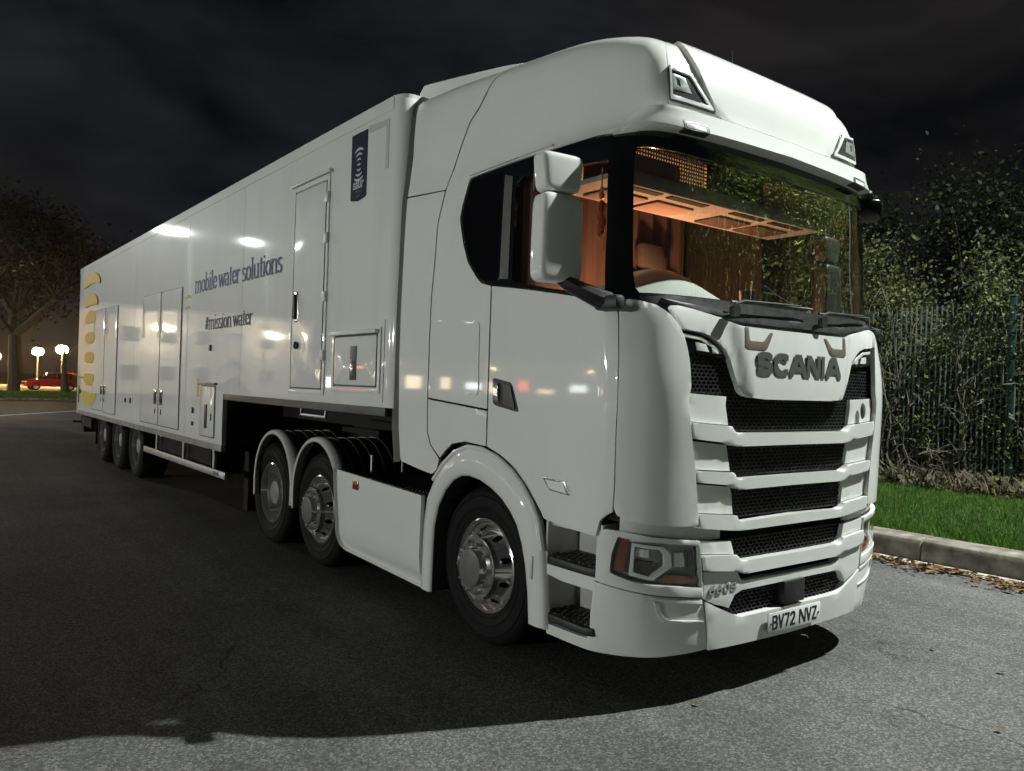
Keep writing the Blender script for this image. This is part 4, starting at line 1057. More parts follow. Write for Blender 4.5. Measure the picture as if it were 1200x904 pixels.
for s_ in (-1, 1):
    cu = MB(); cvy = np.linspace(1.12, 1.36, 26)
    for z in (2.0, 2.5, 2.95):
        for y in cvy: cu.v.append((s_ * (1.13 + .03 * math.sin(y * 95)), y, z))
    for j in range(2):
        for i in range(25): cu.f.append((j * 26 + i, j * 26 + i + 1, (j + 1) * 26 + i + 1, (j + 1) * 26 + i))
    if s_ < 0: cu.build('side_curtain', 'net_fabric', LORRY, fix=False, angle=80)
# overhead shelf: floor, lip, end boxes and netted bay
OS = MB().box2((-1.05, .52, 2.80), (1.05, 1.02, 2.83)).build('overhead_shelf', 'cab_trim', LORRY)
MB().box2((-1.05, .505, 2.77), (1.05, .53, 2.855)).build('shelf_lip', 'cab_trim', OS, bevel=.008)
for x_ in (-.92, -.50, .10, .52):
    MB().box2((x_, .60, 2.792), (x_ + .34, .66, 2.799)).build('shelf_slot', 'cab_dark', OS)
    MB().box2((x_ + .02, .74, 2.785), (x_ + .36, .96, 2.799)).build('shelf_pocket', 'net_fabric' if x_ < 0 else 'curtain', OS, bevel=.006)
MB().box2((-.26, .51, 2.86), (.26, .55, 3.15)).build('shelf_fascia', 'cab_dark', OS)
for xa, xb in ((-1.0, -.28), (.28, 1.0)):
    nt = MB()
    for i in range(int((xb - xa) / .022)): nt.box2((xa + i * .022, .528, 2.86), (xa + i * .022 + .009, .532, 3.10))
    for i in range(11): nt.box2((xa, .533, 2.862 + i * .022), (xb, .537, 2.871 + i * .022))
    nt.build('shelf_net', 'net_fabric', OS, sm=False, kind='stuff')
MB().box2((.30, .60, 2.835), (.95, .98, 2.98)).build('shelf_box', 'cab_trim', OS, bevel=.01)
MB().box2((-.9, .62, 2.835), (-.4, .98, 3.0)).build('shelf_box', 'net_fabric', OS, bevel=.03)
MB().box2((-.05, 1.26, 1.98), (.05, 1.36, 2.06)).build('reading_lamp', 'cab_lamp', LORRY, bevel=.02)
MB().tube([(0, 1.31, 1.98), (0, 1.33, 1.25)], .02, 8).build('lamp_stalk', 'cab_dark', LORRY)
lamp('cab_light', 'POINT', (0, 1.30, 2.10), CAB_W, (1.0, .45, .22), .06)
# things left in the cab
ch = empty('hanging_charm', (-1.12, .56, 2.84), label='red and yellow charm hanging in the driver\'s side window', category='charm')
MB().tube([(0, 0, 0), (0, 0, -.12)], .004, 6).build('cord', 'yellow_charm', ch)
MB().lathe([(0, -.10), (.012, -.11), (.008, -.13), (.018, -.15), (.012, -.17), (0, -.175)], 12, 'z').build('bead', 'yellow_charm', ch)
MB().lathe([(0, -.175), (.02, -.19), (.026, -.22), (.015, -.25), (.028, -.28), (.032, -.31), (.018, -.34), (.022, -.36), (0, -.385)], 12, 'z').build('charm_body', 'red_charm', ch)
MB().lathe([(0, 0), (.042, 0), (.05, .10), (.052, .13), (.045, .135), (.04, .12), (0, .12)], 20, 'z').build('travel_mug', 'black_plastic', None, loc=(-.02, .40, 2.13), label='black travel mug standing on the dashboard behind the windscreen', category='mug')
# ================================================================== the trailer
TR = empty('semi_trailer', (0, 9, 0), label='long white box semi-trailer with service doors, dark band sticker and yellow arc marks', category='trailer')
TRO = Vector((0, 9, 0))
X = 1.275; YF, YS, YR = 2.63, 6.45, 15.97; ZT, ZB, ZN = 3.765, .86, 1.44
TW = 'trailer_white'
def tb(name, material, a, b, parent=TR, bevel=0, **k):
    off = TRO if parent is TR else Vector((0, 0, 0))
    return MB().box2(Vector(a) - TRO, Vector(b) - TRO).build(name, material, parent, bevel=bevel, **k)
def tpanel(name, poly, material, parent=TR, off=0.0, depth=.01, bev=.002, holes=(), rnd=0, gap=0, s_=-1, g=.35, **k):
    fl = Flat(lambda S, T: np.stack([np.full_like(S, s_ * X), S - 9, T], -1))
    # outward normal of the flank
    class FN:
        at = staticmethod(fl.at)
        nrm = staticmethod(lambda S, T, h=0: np.tile(np.array([s_, 0., 0.]), (len(np.atleast_1d(S)), 1)))
    return panel(name, FN, poly, material, parent, holes=holes, off=off, depth=depth, bev=bev, gap=gap, su=1, g=g, rnd=rnd, **k)
for s_ in (-1, 1):
    tpanel('side_wall', [(YF + .03, ZN), (YS, ZN), (YS, ZB), (YR, ZB), (YR, ZT - .02), (YF + .03, ZT - .02)], TW, s_=s_, depth=.05, bev=.003, g=.5)
    tpanel('roof_rail', [(YF + .03, ZT - .10), (YR, ZT - .10), (YR, ZT), (YF + .03, ZT)], TW, s_=s_, off=.006, depth=.05, bev=.004, g=.6)
    tpanel('neck_rail', [(YF + .02, ZN - .065), (YS - .02, ZN - .065), (YS - .02, ZN - .002), (YF + .02, ZN - .002)], 'dark_trim', s_=s_, off=.002, depth=.06, bev=.004, g=.8)
    tpanel('deck_rail', [(YS, ZB - .075), (YR, ZB - .075), (YR, ZB - .002), (YS, ZB - .002)], 'steel_grey', s_=s_, off=.002, depth=.06, bev=.004, g=.8)
# rounded front, roof, rear, decks
m = MB(); cp = []
r_ = .10
for i in range(9):
    a = math.pi / 2 * i / 8; cp.append((-X + r_ - r_ * math.cos(a), YF + .03 - (r_ + .02) * math.sin(a)))
cp = cp + [(-x, y) for x, y in reversed(cp)]
for z in (ZN, 2.0, 2.8, 3.5, ZT - .03, ZT):
    k = 0 if z < ZT else .02
    m.v += [(x * (1 - k * .3), y + k - 9, z) for x, y in cp]
n_ = len(cp)
for j in range(5):
    for i in range(n_ - 1): m.f.append((j * n_ + i, j * n_ + i + 1, (j + 1) * n_ + i + 1, (j + 1) * n_ + i))
m.build('front_wall', TW, TR, angle=50)
MB().prism([(x, y - 9) for x, y in cp] + [(X - .002, YR - 9), (-X + .002, YR - 9)], ZT - .03, ZT - .001, 'z').build('trailer_roof', TW, TR)
tb('rear_wall', TW, (-X + .01, YR - .05, ZB), (X - .01, YR, ZT - .04))
tb('neck_floor', 'cab_dark', (-X + .06, YF, ZN - .06), (X - .06, YS, ZN))
tb('deck_floor', 'cab_dark', (-X + .06, YS, ZB - .07), (X - .06, YR, ZB))
tb('step_bulkhead', 'cab_dark', (-X + .05, YS, ZB - .07), (X - .05, YS + .05, ZN))
for x in (-.5, .5):
    tb('main_beam', 'cab_dark', (x - .07, 3.2, ZN - .25), (x + .07, YS + .6, ZN - .06))
    tb('main_beam', 'cab_dark', (x - .07, YS, .50), (x + .07, YR - .3, ZB - .07))
tb('corner_bolt', 'dark_trim', (-1.12, YF - .10, ZT - .10), (-1.10, YF - .06, ZT - .08))
# grey film lines at the front top corner
tpanel('corner_film', [(2.72,3.61),(2.72,3.24),(2.765,3.24),(2.765,3.565),(3.06,3.575),(3.06,3.63)], 'grey_film', off=.003, depth=.003, bev=0)
# doors and hatches, each in a thin dark gasket
def tdoor(name, y0, y1, z0, z1, parent=TR, frame=True, r=.015, mat_=TW, proud=.014):
    d = tpanel(name, [(y0, z0), (y1, z0), (y1, z1), (y0, z1)], mat_, off=proud, depth=proud + .002, bev=.004, rnd=r)
    g0 = .014
    tpanel('door_gasket', [(y0 - g0, z0 - g0), (y1 + g0, z0 - g0), (y1 + g0, z1 + g0), (y0 - g0, z1 + g0)], 'dark_trim', d, off=.003, depth=.003, bev=0, holes=[[(y0 + .01, z0 + .01), (y1 - .01, z0 + .01), (y1 - .01, z1 - .01), (y0 + .01, z1 - .01)]], rnd=.01)
    if frame:
        f0, f1 = .02, .06
        tpanel('door_frame', [(y0 - f1, z0 - f1), (y1 + f1, z0 - f1), (y1 + f1, z1 + f1), (y0 - f1, z1 + f1)], mat_, d, off=.012, depth=.012, bev=.003, holes=[[(y0 - f0, z0 - f0), (y1 + f0, z0 - f0), (y1 + f0, z1 + f0), (y0 - f0, z1 + f0)]])
    return d
D1 = tdoor('personnel_door', 3.80, 4.46, 1.56, 3.335)
tpanel('rain_strip', [(3.70, 3.40), (4.56, 3.40), (4.56, 3.43), (3.70, 3.43)], TW, D1, off=.035, depth=.035, bev=.006)
tpanel('handle_plate', [(4.33, 2.15), (4.42, 2.15), (4.42, 2.43), (4.33, 2.43)], 'alloy', D1, off=.020, depth=.008, bev=.003, rnd=.03)
tpanel('door_lever', [(4.35, 2.18), (4.39, 2.18), (4.40, 2.40), (4.36, 2.40)], 'ink', D1, off=.045, depth=.03, bev=.008)
MB().lathe([(0, .03), (.03, .03), (.035, 0)], 14, 'x').build('door_lock', 'ink', D1, loc=(-X - .014 - .022, 4.33 - 9, 1.94))
for z in (1.8, 2.3, 2.8, 3.15):
    tpanel('hinge', [(3.735, z), (3.795, z), (3.795, z + .09), (3.735, z + .09)], 'grubby_white', D1, off=.03, depth=.03, bev=.006)
# stainless hatch
H1 = tdoor('steel_hatch', 2.80, 3.53, 1.60, 1.985, mat_='trailer_white')
tpanel('hatch_hood', [(2.76, 2.0), (3.60, 2.0), (3.60, 2.03), (2.76, 2.03)], 'grubby_white', H1, off=.05, depth=.05, bev=.006)
tpanel('hatch_handle', [(3.12, 1.64), (3.23, 1.64), (3.23, 1.91), (3.12, 1.91)], 'dark_trim', H1, off=.02, depth=.006, bev=.002)
tpanel('handle_grip', [(3.15, 1.67), (3.20, 1.67), (3.20, 1.80), (3.15, 1.80)], 'alloy', H1, off=.035, depth=.02, bev=.006)
tpanel('panel_line', [(2.69, 1.48), (2.697, 1.48), (2.697, 2.10), (2.69, 2.10)], 'dark_trim', TR, off=.0015, depth=.002, bev=0)
# double doors
D2a = tdoor('service_door', 8.22, 9.24, .93, 2.775, frame=False); D2b = tdoor('service_door', 9.28, 10.33, .93, 2.79, frame=False)
for dd, y in ((D2a, 9.02), (D2b, 9.34)):
    tpanel('door_latch', [(y, 1.21), (y + .16, 1.21), (y + .16, 1.42), (y, 1.42)], 'alloy', dd, off=.02, depth=.006, bev=.002)
    tpanel('latch_lever', [(y + .03, 1.24), (y + .09, 1.24), (y + .09, 1.39), (y + .03, 1.39)], 'ink', dd, off=.034, depth=.02, bev=.005)
    tpanel('door_lock', [(y + .06, 1.08), (y + .09, 1.08), (y + .09, 1.15), (y + .06, 1.15)], 'ink', dd, off=.022, depth=.01, bev=.002)
D3a = tdoor('service_door', 12.15, 13.16, .93, 2.78, frame=False); D3b = tdoor('service_door', 13.2, 14.26, .95, 2.79, frame=False)
for dd, y in ((D3a, 13.0), (D3b, 13.26)):
    tpanel('door_latch', [(y, 1.24), (y + .14, 1.24), (y + .14, 1.42), (y, 1.42)], 'alloy', dd, off=.02, depth=.006, bev=.002)
    tpanel('latch_lever', [(y + .03, 1.26), (y + .08, 1.26), (y + .08, 1.40), (y + .03, 1.40)], 'ink', dd, off=.034, depth=.02, bev=.005)
    tpanel('door_lock', [(y + .06, 1.12), (y + .09, 1.12), (y + .09, 1.18), (y + .06, 1.18)], 'ink', dd, off=.022, depth=.01, bev=.002)
D4 = tdoor('narrow_hatch', 6.72, 7.27, .93, 1.51, frame=False)
tpanel('rain_strip', [(6.66, 1.53), (7.33, 1.53), (7.33, 1.56), (6.66, 1.56)], 'steel_grey', D4, off=.04, depth=.04, bev=.006)
tpanel('hatch_handle', [(6.97, 1.02), (7.06, 1.02), (7.06, 1.30), (6.97, 1.30)], 'ink', D4, off=.022, depth=.008, bev=.003)
tpanel('hatch_lock', [(6.80, 1.12), (6.83, 1.12), (6.83, 1.20), (6.80, 1.20)], 'ink', D4, off=.022, depth=.008, bev=.002)
tpanel('warning_label', [(7.37, 1.38), (7.45, 1.38), (7.45, 1.60), (7.37, 1.60)], 'yellow_film', TR, off=.002, depth=.002, bev=0)
for (y, z, h) in ((7.56, 1.17, .07), (7.56, 1.02, .05), (6.92, 1.93, .07), (11.0, 1.17, .08), (11.35, 1.17, .07), (15.55, 1.20, .09), (15.4, 1.2, .06)):
    tpanel('side_lamp', [(y, z), (y + .05, z), (y + .05, z + h), (y, z + h)], 'ink', TR, off=.018, depth=.018, bev=.005)
tpanel('rear_strut', [(15.70, 1.02), (15.73, 1.02), (15.73, 1.36), (15.70, 1.36)], 'ink', TR, off=.012, depth=.012, bev=.003)
tpanel('rear_strip', [(15.25, 1.52), (15.85, 1.52), (15.85, 1.545), (15.25, 1.545)], 'dark_trim', TR, off=.012, depth=.012, bev=.003)
for y in (5.9, 7.95, 10.9, 14.9):
    tpanel('panel_line', [(y, (1.45 if y < 6.4 else .87)), (y + .004, (1.45 if y < 6.4 else .87)), (y + .004, 3.66), (y, 3.66)], 'grey_film', TR, off=.0012, depth=.0015, bev=0)
# navy sticker with arcs and wording
SK = tpanel('band_sticker', [(3.07,3.615),(3.345,3.615),(3.345,3.10),(3.33,3.085),(3.21,3.068),(3.09,3.085),(3.07,3.10)], 'navy', TR, off=.004, depth=.004, bev=0)
def on_flank(me, y, z, o, mirror=True):
    """text made in the xy plane laid on the driver's flank: its x runs towards the lorry's front"""
    for v in me.vertices:
        v.co = (-X - o - v.co.z, y - v.co.x - 9, z + v.co.y)
    return me
def arcs(mb, y, z, o, spec):
    for (w, dz, t, bow) in spec:
        n = 10; up, dn = [], []
        for i in range(n + 1):
            k = -1 + 2 * i / n; b = bow * (1 - k * k); tt = t * (.35 + .65 * (1 - k * k) ** .6)
            up.append((y + k * w / 2, z + dz + b + tt / 2)); dn.append((y + k * w / 2, z + dz + b - tt / 2))
        q = [(-X - o, a - 9, b) for a, b in up + dn[::-1]]
        bse = len(mb.v); mb.v += q
        N = len(up)
        for i in range(n): mb.f.append((bse + i, bse + i + 1, bse + 2 * N - 2 - i, bse + 2 * N - 1 - i))
    return mb
arcs(MB(), 3.205, 3.36, .0065, [(.15, .105, .022, .02), (.11, .07, .018, .016), (.07, .035, .016, .010), (.055, 0, .016, 0), (.07, -.035, .016, -.010), (.11, -.07, .018, -.016), (.15, -.105, .022, -.02)]).build('sticker_arcs', 'sticker_text', SK, sm=False, fix=False)
link('sticker_word', on_flank(text_mesh('saur', .115, 0, .002, .95), 3.205, 3.205, .0065), 'sticker_text', SK)
link('sticker_word', on_flank(text_mesh('mission\nwater', .036, 0, 0, 1), 3.205, 3.13, .0065), 'text_blue', SK)
# yellow arc marks near the tail
for (w, z, t, bow) in ((1.70, 3.34, .22, .12), (1.35, 2.96, .23, .09), (1.05, 2.66, .24, .05), (1.0, 2.30, .22, .0), (1.0, 1.92, .22, 0), (1.1, 1.54, .24, -.05), (1.55, 1.20, .23, -.09)):
    arcs(MB(), 14.62, z, .020 if False else .0185, [(w, 0, t, bow)]).build('arc_mark', 'yellow_film', TR, sm=False, fix=False)

# wording in a high-contrast serif drawn with a broad nib
SER = .10
def ser(x, y, l=SER, r=SER): return [(x - l, y), (x + r, y)]
GL = {
 'm': (1.22, [[(.12,0),(.12,.98)], arc(.36,.68,.22,.28,165,20)+[(.58,.0)], arc(.82,.68,.22,.28,165,20)+[(1.04,.0)], ser(.12,.02), ser(.58,.02), ser(1.04,.02), [(0,.96),(.12,.98)]]),
 'n': (.78, [[(.12,0),(.12,.98)], arc(.38,.68,.24,.28,165,20)+[(.62,.0)], ser(.12,.02), ser(.62,.02), [(0,.96),(.12,.98)]]),
 'o': (.72, [arc(.34,.49,.27,.47,0,360,22)]),
 'b': (.74, [[(.12,.04),(.12,1.5)], arc(.36,.48,.25,.46,160,-160,18), [(0,1.48),(.12,1.5)]]),
 'i': (.34, [[(.15,0),(.15,.98)], ser(.15,.02), [(.03,.96),(.15,.98)], [(.15,1.27),(.15,1.36)]]),
 'l': (.34, [[(.15,0),(.15,1.5)], ser(.15,.02), [(.03,1.48),(.15,1.5)]]),
 'e': (.66, [[(.08,.53),(.57,.55)], arc(.33,.50,.25,.47,5,330,20)]),
 'w': (1.02, [[(.05,.95),(.28,.02)], [(.28,.02),(.50,.9)], [(.48,.95),(.72,.02)], [(.72,.02),(.95,.95)], ser(.08,.96), ser(.92,.96)]),
 'a': (.70, [arc(.30,.72,.22,.25,160,10,9)+[(.52,.10),(.64,.02)], arc(.30,.27,.22,.25,60,300,12)]),
 't': (.46, [[(.20,1.28),(.20,.18)], arc(.32,.16,.12,.14,180,300,6), [(.02,.94),(.40,.94)]]),
 'r': (.54, [[(.13,0),(.13,.98)], ser(.13,.02), [(.0,.96),(.13,.98)], [(.13,.62),(.24,.88),(.40,.94),(.46,.84)]]),
 's': (.58, [arc(.28,.72,.19,.24,30,230,10)+arc(.28,.25,.21,.25,60,-150,10)]),
 'u': (.78, [[(.12,.96),(.12,.30)]+arc(.34,.28,.22,.26,180,330,8), [(.60,.98),(.60,.0)], [(.60,.02),(.72,.02)], [(.0,.96),(.12,.96)], [(.48,.96),(.60,.98)]]),
 '#': (.80, [[(.22,.05),(.34,1.25)], [(.48,.05),(.60,1.25)], [(.06,.45),(.68,.45)], [(.12,.85),(.74,.85)]]),
 ' ': (.30, []),
}
def serif_text(name, text, y0, y1, z0, xh, material, o, nw=.16, nh=.06):
    """wording from y0 (tail) to y1 (front) with its baseline at z0 and x-height xh"""
    adv = sum(GL[c][0] for c in text); sx = (y0 - y1) / adv; cur = 0; k = 0
    root = link(name, None, parent=TR)
    for c in text:
        w, st = GL[c]; mb = MB()
        for s_ in st:
            for a, b in zip(s_[:-1], s_[1:]):
                q = hull([(round(p_[0] + dx, 4), round(p_[1] + dy, 4)) for p_ in (a, b) for dx in (-nw / 2, nw / 2) for dy in (-nh / 2, nh / 2)])
                k += 1
                mb.add([(-X - o - .00001 * k, y0 - (cur + u) * sx - 9, z0 + v * xh) for u, v in q], [tuple(range(len(q)))])
        cur += w
        if mb.v: mb.build('letter', material, root, sm=False, fix=False)
    return root
serif_text('side_wording', 'mobile water solutions', 7.66, 4.78, 2.655, .150, 'text_blue', .0025)
serif_text('side_wording', '#mission water', 7.20, 5.56, 2.185, .118, 'text_grey', .0025)
for z in (2.62, 2.48):
    arcs(MB(), 7.95, z, .003, [(.22, 0, .04, .02)]).build('small_arc_mark', 'yellow_film', TR, sm=False, fix=False)

# under-run guard, brackets, bogie
for s_ in (-1, 1):
    GD = MB().box2(Vector((s_*1.215, 6.50, .462)) - TRO, Vector((s_*1.18, 10.40, .548)) - TRO).build('side_guard', 'galvanised', TR, bevel=.012)
    for y in (7.0, 8.3, 9.7):
        MB().box2(Vector((s_*1.18, y, .50)) - TRO, Vector((s_*1.15, y + .07, ZB - .07)) - TRO).build('guard_hanger', 'galvanised', GD)
    for y in (6.9, 8.1, 9.3):
        MB().lathe([(0, .02), (.02, .02), (.028, 0), (0, 0)], 10, 'z').build('deck_lamp', 'marker_lens', TR, loc=(s_*1.21, y - 9, ZB - .098))
    br = MB().tube([Vector((s_*1.262, 3.72, ZN - .07)) - TRO, Vector((s_*1.262, 3.72, ZN - .125)) - TRO, Vector((s_*1.262, 4.24, ZN - .125)) - TRO, Vector((s_*1.262, 4.24, ZN - .07)) - TRO], .014, 8).build('hand_rail', 'galvanised', TR)
    for i, y in enumerate((10.89, 12.20, 13.51)):
        w_ = wheel('wheel', TR, (s_*1.19, y - 9, .5), False, s_, w=.34, detail=(s_ < 0 and i == 0))
    for y in (10.35, 14.12):
        tb('mud_flap', 'rubber', (s_*.85, y, .28), (s_*1.22, y + .02, .80))
    for y in (10.89, 12.2, 13.51):
        aa = np.linspace(R(25), R(155), 14); sh = MB()
        for a in aa:
            for x in (1.24, .84): sh.v.append((s_ * x, y - 9 + .56 * math.cos(a), .47 + .56 * math.sin(a)))
        for i in range(13): sh.f.append((2 * i, 2 * i + 2, 2 * i + 3, 2 * i + 1))
        mgd = sh.build('mudguard', 'black_plastic', TR, fix=False)
    tb('landing_leg', 'cab_dark', (s_*.75, 6.7, .06), (s_*.87, 6.85, .8))
    tb('tool_box', 'cab_dark', (s_*.7, 7.4, .42), (s_*1.1, 9.9, .76))
link('guard_lettering', on_flank(text_mesh('KRUSE', .055, 0, .001, 1.2), 6.80, .505, -.058), 'ink', TR)
for y in (10.89, 12.2, 13.51):
    MB().tube([(-1.0, y - 9, .5), (1.0, y - 9, .5)], .08, 10).build('axle', 'cab_dark', TR)
tb('rear_bumper', 'cab_dark', (-1.2, 15.5, .42), (1.2, 15.62, .56))
tb('rear_beam', 'cab_dark', (-1.22, 14.6, .55), (1.22, 15.75, .74))
MB().tube([Vector((-1.22, 15.7, .62)) - TRO, Vector((-1.34, 15.85, .62)) - TRO], .025, 8).build('rear_marker_stalk', 'rubber', TR)
for x in (-.25, 0, .25):                                   # air lines behind the cab
    MB().tube([Vector((x, 2.62, 1.9)) - TRO, Vector((x * .8, 2.35, 1.3)) - TRO, Vector((x * .6, 2.5, 1.05)) - TRO], .015, 8).build('air_line', 'rubber', TR)
# ================================================================== verge, fence, hedge
rng = np.random.default_rng(7)
random.seed(7)
def soup(name, quads, material, parent=None, **k):
    """many small four-cornered leaves as one mesh; quads is (n, 4, 3)"""
    q = np.asarray(quads, np.float32); n = len(q)
    me = bpy.data.meshes.new(name)
    me.vertices.add(n * 4); me.vertices.foreach_set('co', q.reshape(-1))
    me.loops.add(n * 4); me.loops.foreach_set('vertex_index', np.arange(n * 4, dtype=np.int32))
    me.polygons.add(n); me.polygons.foreach_set('loop_start', np.arange(0, n * 4, 4, dtype=np.int32))
    me.update(calc_edges=True); me.validate()
    return link(name, me, material, parent, **k)
def leaves(cen, size, jitter=.5, flat=.0, asp=.62):
    n = len(cen)
    a = rng.normal(size=(n, 3)); a[:, 2] *= (1 - flat); a /= np.linalg.norm(a, axis=1)[:, None] + 1e-9
    b = rng.normal(size=(n, 3)); b[:, 2] *= (1 - flat); b -= (b * a).sum(1)[:, None] * a; b /= np.linalg.norm(b, axis=1)[:, None] + 1e-9
    s = size * (1 + jitter * (rng.random(n) - .5) * 2); a *= s[:, None] * .5; b *= s[:, None] * .5 * asp
    c = np.cross(a, b); c /= np.linalg.norm(c, axis=1)[:, None] + 1e-9; c *= s[:, None] * .08
    return np.stack([cen - a, cen + b + c, cen + a, cen - b + c], 1)

KERB = empty('kerb', (0, 0, 0), kind='structure')
for i in range(26):                                        # kerb stones, each with its own small tilt
    y0 = -12.0 + i * 1.0
    m = MB().prism([(0, 0), (.012, .16), (.03, .205), (.07, .222), (.30, .228), (.42, .20), (.42, -.05), (0, -.05)], 0, .988, 'y')
    o = m.build('kerb_stone', 'concrete', KERB, bevel=.008, loc=(KX + random.uniform(-.004, .004), y0 + .22, random.uniform(-.004, .003)))
    o.rotation_euler = (random.uniform(-.003, .003), random.uniform(-.004, .004), random.uniform(-.003, .003))
GUT = empty('gutter', (0, 0, 0), kind='structure')
for i in range(13):
    MB().box2((KX - .26 + random.uniform(-.004, .004), -12 + i * 2, -.05), (KX - .004, -12 + i * 2 + 1.992, .010)).build('gutter_slab', 'gutter_concrete', GUT, bevel=.004)
# verge: gently uneven turf, soil beneath the hedge
gx = np.linspace(KX + .36, 16, 40); gy = np.linspace(-14, 16, 60); m = MB()
def vz(x, y): return .185 + .012 * (min(x, 8.6) - KX) + .02 * math.sin(x * 1.7 + y) * math.sin(y * .9)
for y in gy:
    for x in gx: m.v.append((x, y, vz(x, y)))
for j in range(59):
    for i in range(39): m.f.append((j * 40 + i, j * 40 + i + 1, (j + 1) * 40 + i + 1, (j + 1) * 40 + i))
V_ = m.build('grass_verge', 'lawn_base', None, kind='structure')
V_.data.materials.append(MATS['soil'])
for p in V_.data.polygons:
    if p.center.x > 8.75: p.material_index = 1
def blades(name, n, x0, x1, y0, y1, h0, h1, material, lean=.35, wid=.006, zf=None, label=None, dens=None):
    x = x0 + (x1 - x0) * rng.random(n); y = y0 + (y1 - y0) * rng.random(n)
    z = np.array([(zf or vz)(a, b) for a, b in zip(x, y)]) - .01
    h = h0 + (h1 - h0) * rng.random(n) ** 1.5; th = rng.random(n) * 2 * np.pi; ln = rng.random(n) * lean; ph = rng.random(n) * 2 * np.pi
    tip = np.stack([x + np.cos(ph) * h * ln, y + np.sin(ph) * h * ln, z + h], 1)
    w = np.stack([np.cos(th), np.sin(th), np.zeros(n)], 1) * wid * .5 * (1 + rng.random(n)[:, None])
    b = np.stack([x, y, z], 1); mid = b * .45 + tip * .55 - np.stack([np.cos(ph), np.sin(ph), 0 * ph], 1) * (h * ln * .18)[:, None]
    return soup(name, np.stack([b - w, b + w, mid + w * .8, tip], 1), material, label=label, kind='stuff')
blades('grass', 150000, KX + .34, 8.85, -2.5, 8.0, .03, .085, 'grass_blade', label='short mown green grass on the verge')
blades('dry_grass', 16000, KX + .36, 8.85, -2.5, 8.0, .02, .07, 'dry_stem', .8, .005, label='dry straw blades among the verge grass')
blades('grass_tufts', 9000, KX + .33, KX + .62, -2.5, 8.0, .05, .15, 'grass_blade', .6, label='longer grass leaning over the kerb')
blades('dry_undergrowth', 4500, 8.5, 9.0, -2.0, 9.0, .06, .42, 'dry_stem', 1.1, .0035, label='dry brown stems along the foot of the hedge')
c_ = np.stack([8.35 + .6 * rng.random(5000) ** .7, -2 + 11 * rng.random(5000), .26 + .28 * rng.random(5000) ** 2], 1)
soup('low_weeds', leaves(c_, .07, .6, .3), 'bush_leaf', label='low green weeds between the grass and the hedge', kind='stuff')
# fallen leaves in the gutter and a few blown about
n = 1300
yl = -2.2 + 5.6 * rng.random(n); clump = (np.sin(yl * 2.1) + np.sin(yl * 5.3 + 1)) * .5
xl = KX - .30 - np.abs(rng.normal(size=n)) * (.07 + .09 * (clump > .1)) + .10
xl = np.minimum(xl, KX - .03)
soup('fallen_leaves', leaves(np.stack([xl, yl, .022 + .02 * rng.random(n)], 1), .062, .5, .86, .7), 'dead_leaf', label='drift of brown fallen leaves along the gutter', kind='stuff')
n = 20
soup('scattered_leaves', leaves(np.stack([-1.5 + 5.0 * rng.random(n), -1.9 + 4.5 * rng.random(n), .010 + .006 * rng.random(n)], 1), .05, .5, .93, .6), 'dead_leaf', label='odd brown leaves scattered over the asphalt', kind='stuff')
lf = soup('fallen_leaf', leaves(np.array([[5.9, 2.55, .25]]), .13, 0, .8, .8), 'dead_leaf', label='single pale brown leaf lying on the grass verge', category='leaf')

# green security fence
FX = 8.95
FEN = empty('fence', (FX, 0, .2), label='dark green steel mesh fence with tall posts, overgrown by the hedge', category='fence')
for i in range(10):
    y = -11.5 + i * 2.75
    po = MB().box2((-.10, y - .04, 0), (-.02, y + .04, 3.0)).build('fence_post', 'post_green', FEN, bevel=.006)
    MB().box2((-.104, y - .044, 3.0), (-.016, y + .044, 3.02)).build('post_cap', 'fence_green', po)
    for z in (.25, .75, 1.25, 1.75, 2.25, 2.75):
        MB().lathe([(0, -.022), (.011, -.02), (.014, 0)], 8, 'x', c=(-.10, y, z)).build('fixing_bolt', 'galvanised', po)
    fp = MB()
    for k in range(1, 34): fp.box((.0, y + k * .0808, 1.48), (.012, .020, 2.9))
    for z in np.linspace(.1, 2.9, 15): fp.box((.006, y + 1.375, z), (.006, 2.68, .008))
    fp.build('mesh_panel', 'fence_green', FEN, sm=False, kind='stuff')

# hedge plants: stems and leaf clumps
def shrub_mesh(seed, w, h, d, nleaf, size, nclump, stems, base=.0):
    r = np.random.default_rng(seed)
    cc = np.stack([(r.random(nclump) - .5) * w, (r.random(nclump) - .5) * d, base + (h - base) * r.random(nclump) ** .8], 1)
    cs = (.12 + .22 * r.random(nclump)) * (h / 3.2) ** .5
    k = r.integers(0, nclump, nleaf)
    cen = cc[k] + r.normal(size=(nleaf, 3)) * cs[k][:, None]
    cen[:, 2] = np.abs(cen[:, 2])
    q = leaves(cen, size, .6, .2)
    m = MB()
    for i in range(stems):
        x, y = (r.random() - .5) * w * .7, (r.random() - .5) * d * .7
        tx, ty, tz = cc[r.integers(0, nclump)]
        pts = [Vector((x, y, -.1))]
        for j in range(1, 7):
            t = j / 6
            pts.append(Vector((x + (tx - x) * t + r.normal() * .07, y + (ty - y) * t + r.normal() * .07, max(.3, tz) * t ** .8)))
        m.tube(pts, [.022 * (1 - .8 * j / 6) + .003 for j in range(7)], 5)
        for b in range(3):
            p = pts[2 + b]; dd = Vector((r.normal(), r.normal(), .5 + r.random())).normalized() * (.4 + .5 * r.random())
            m.tube([p, p + dd * .5 + Vector((0, 0, .05)), p + dd], [.009, .006, .002], 4)
    return q, m.mesh('stems', sm=True, fix=False)
SV = []
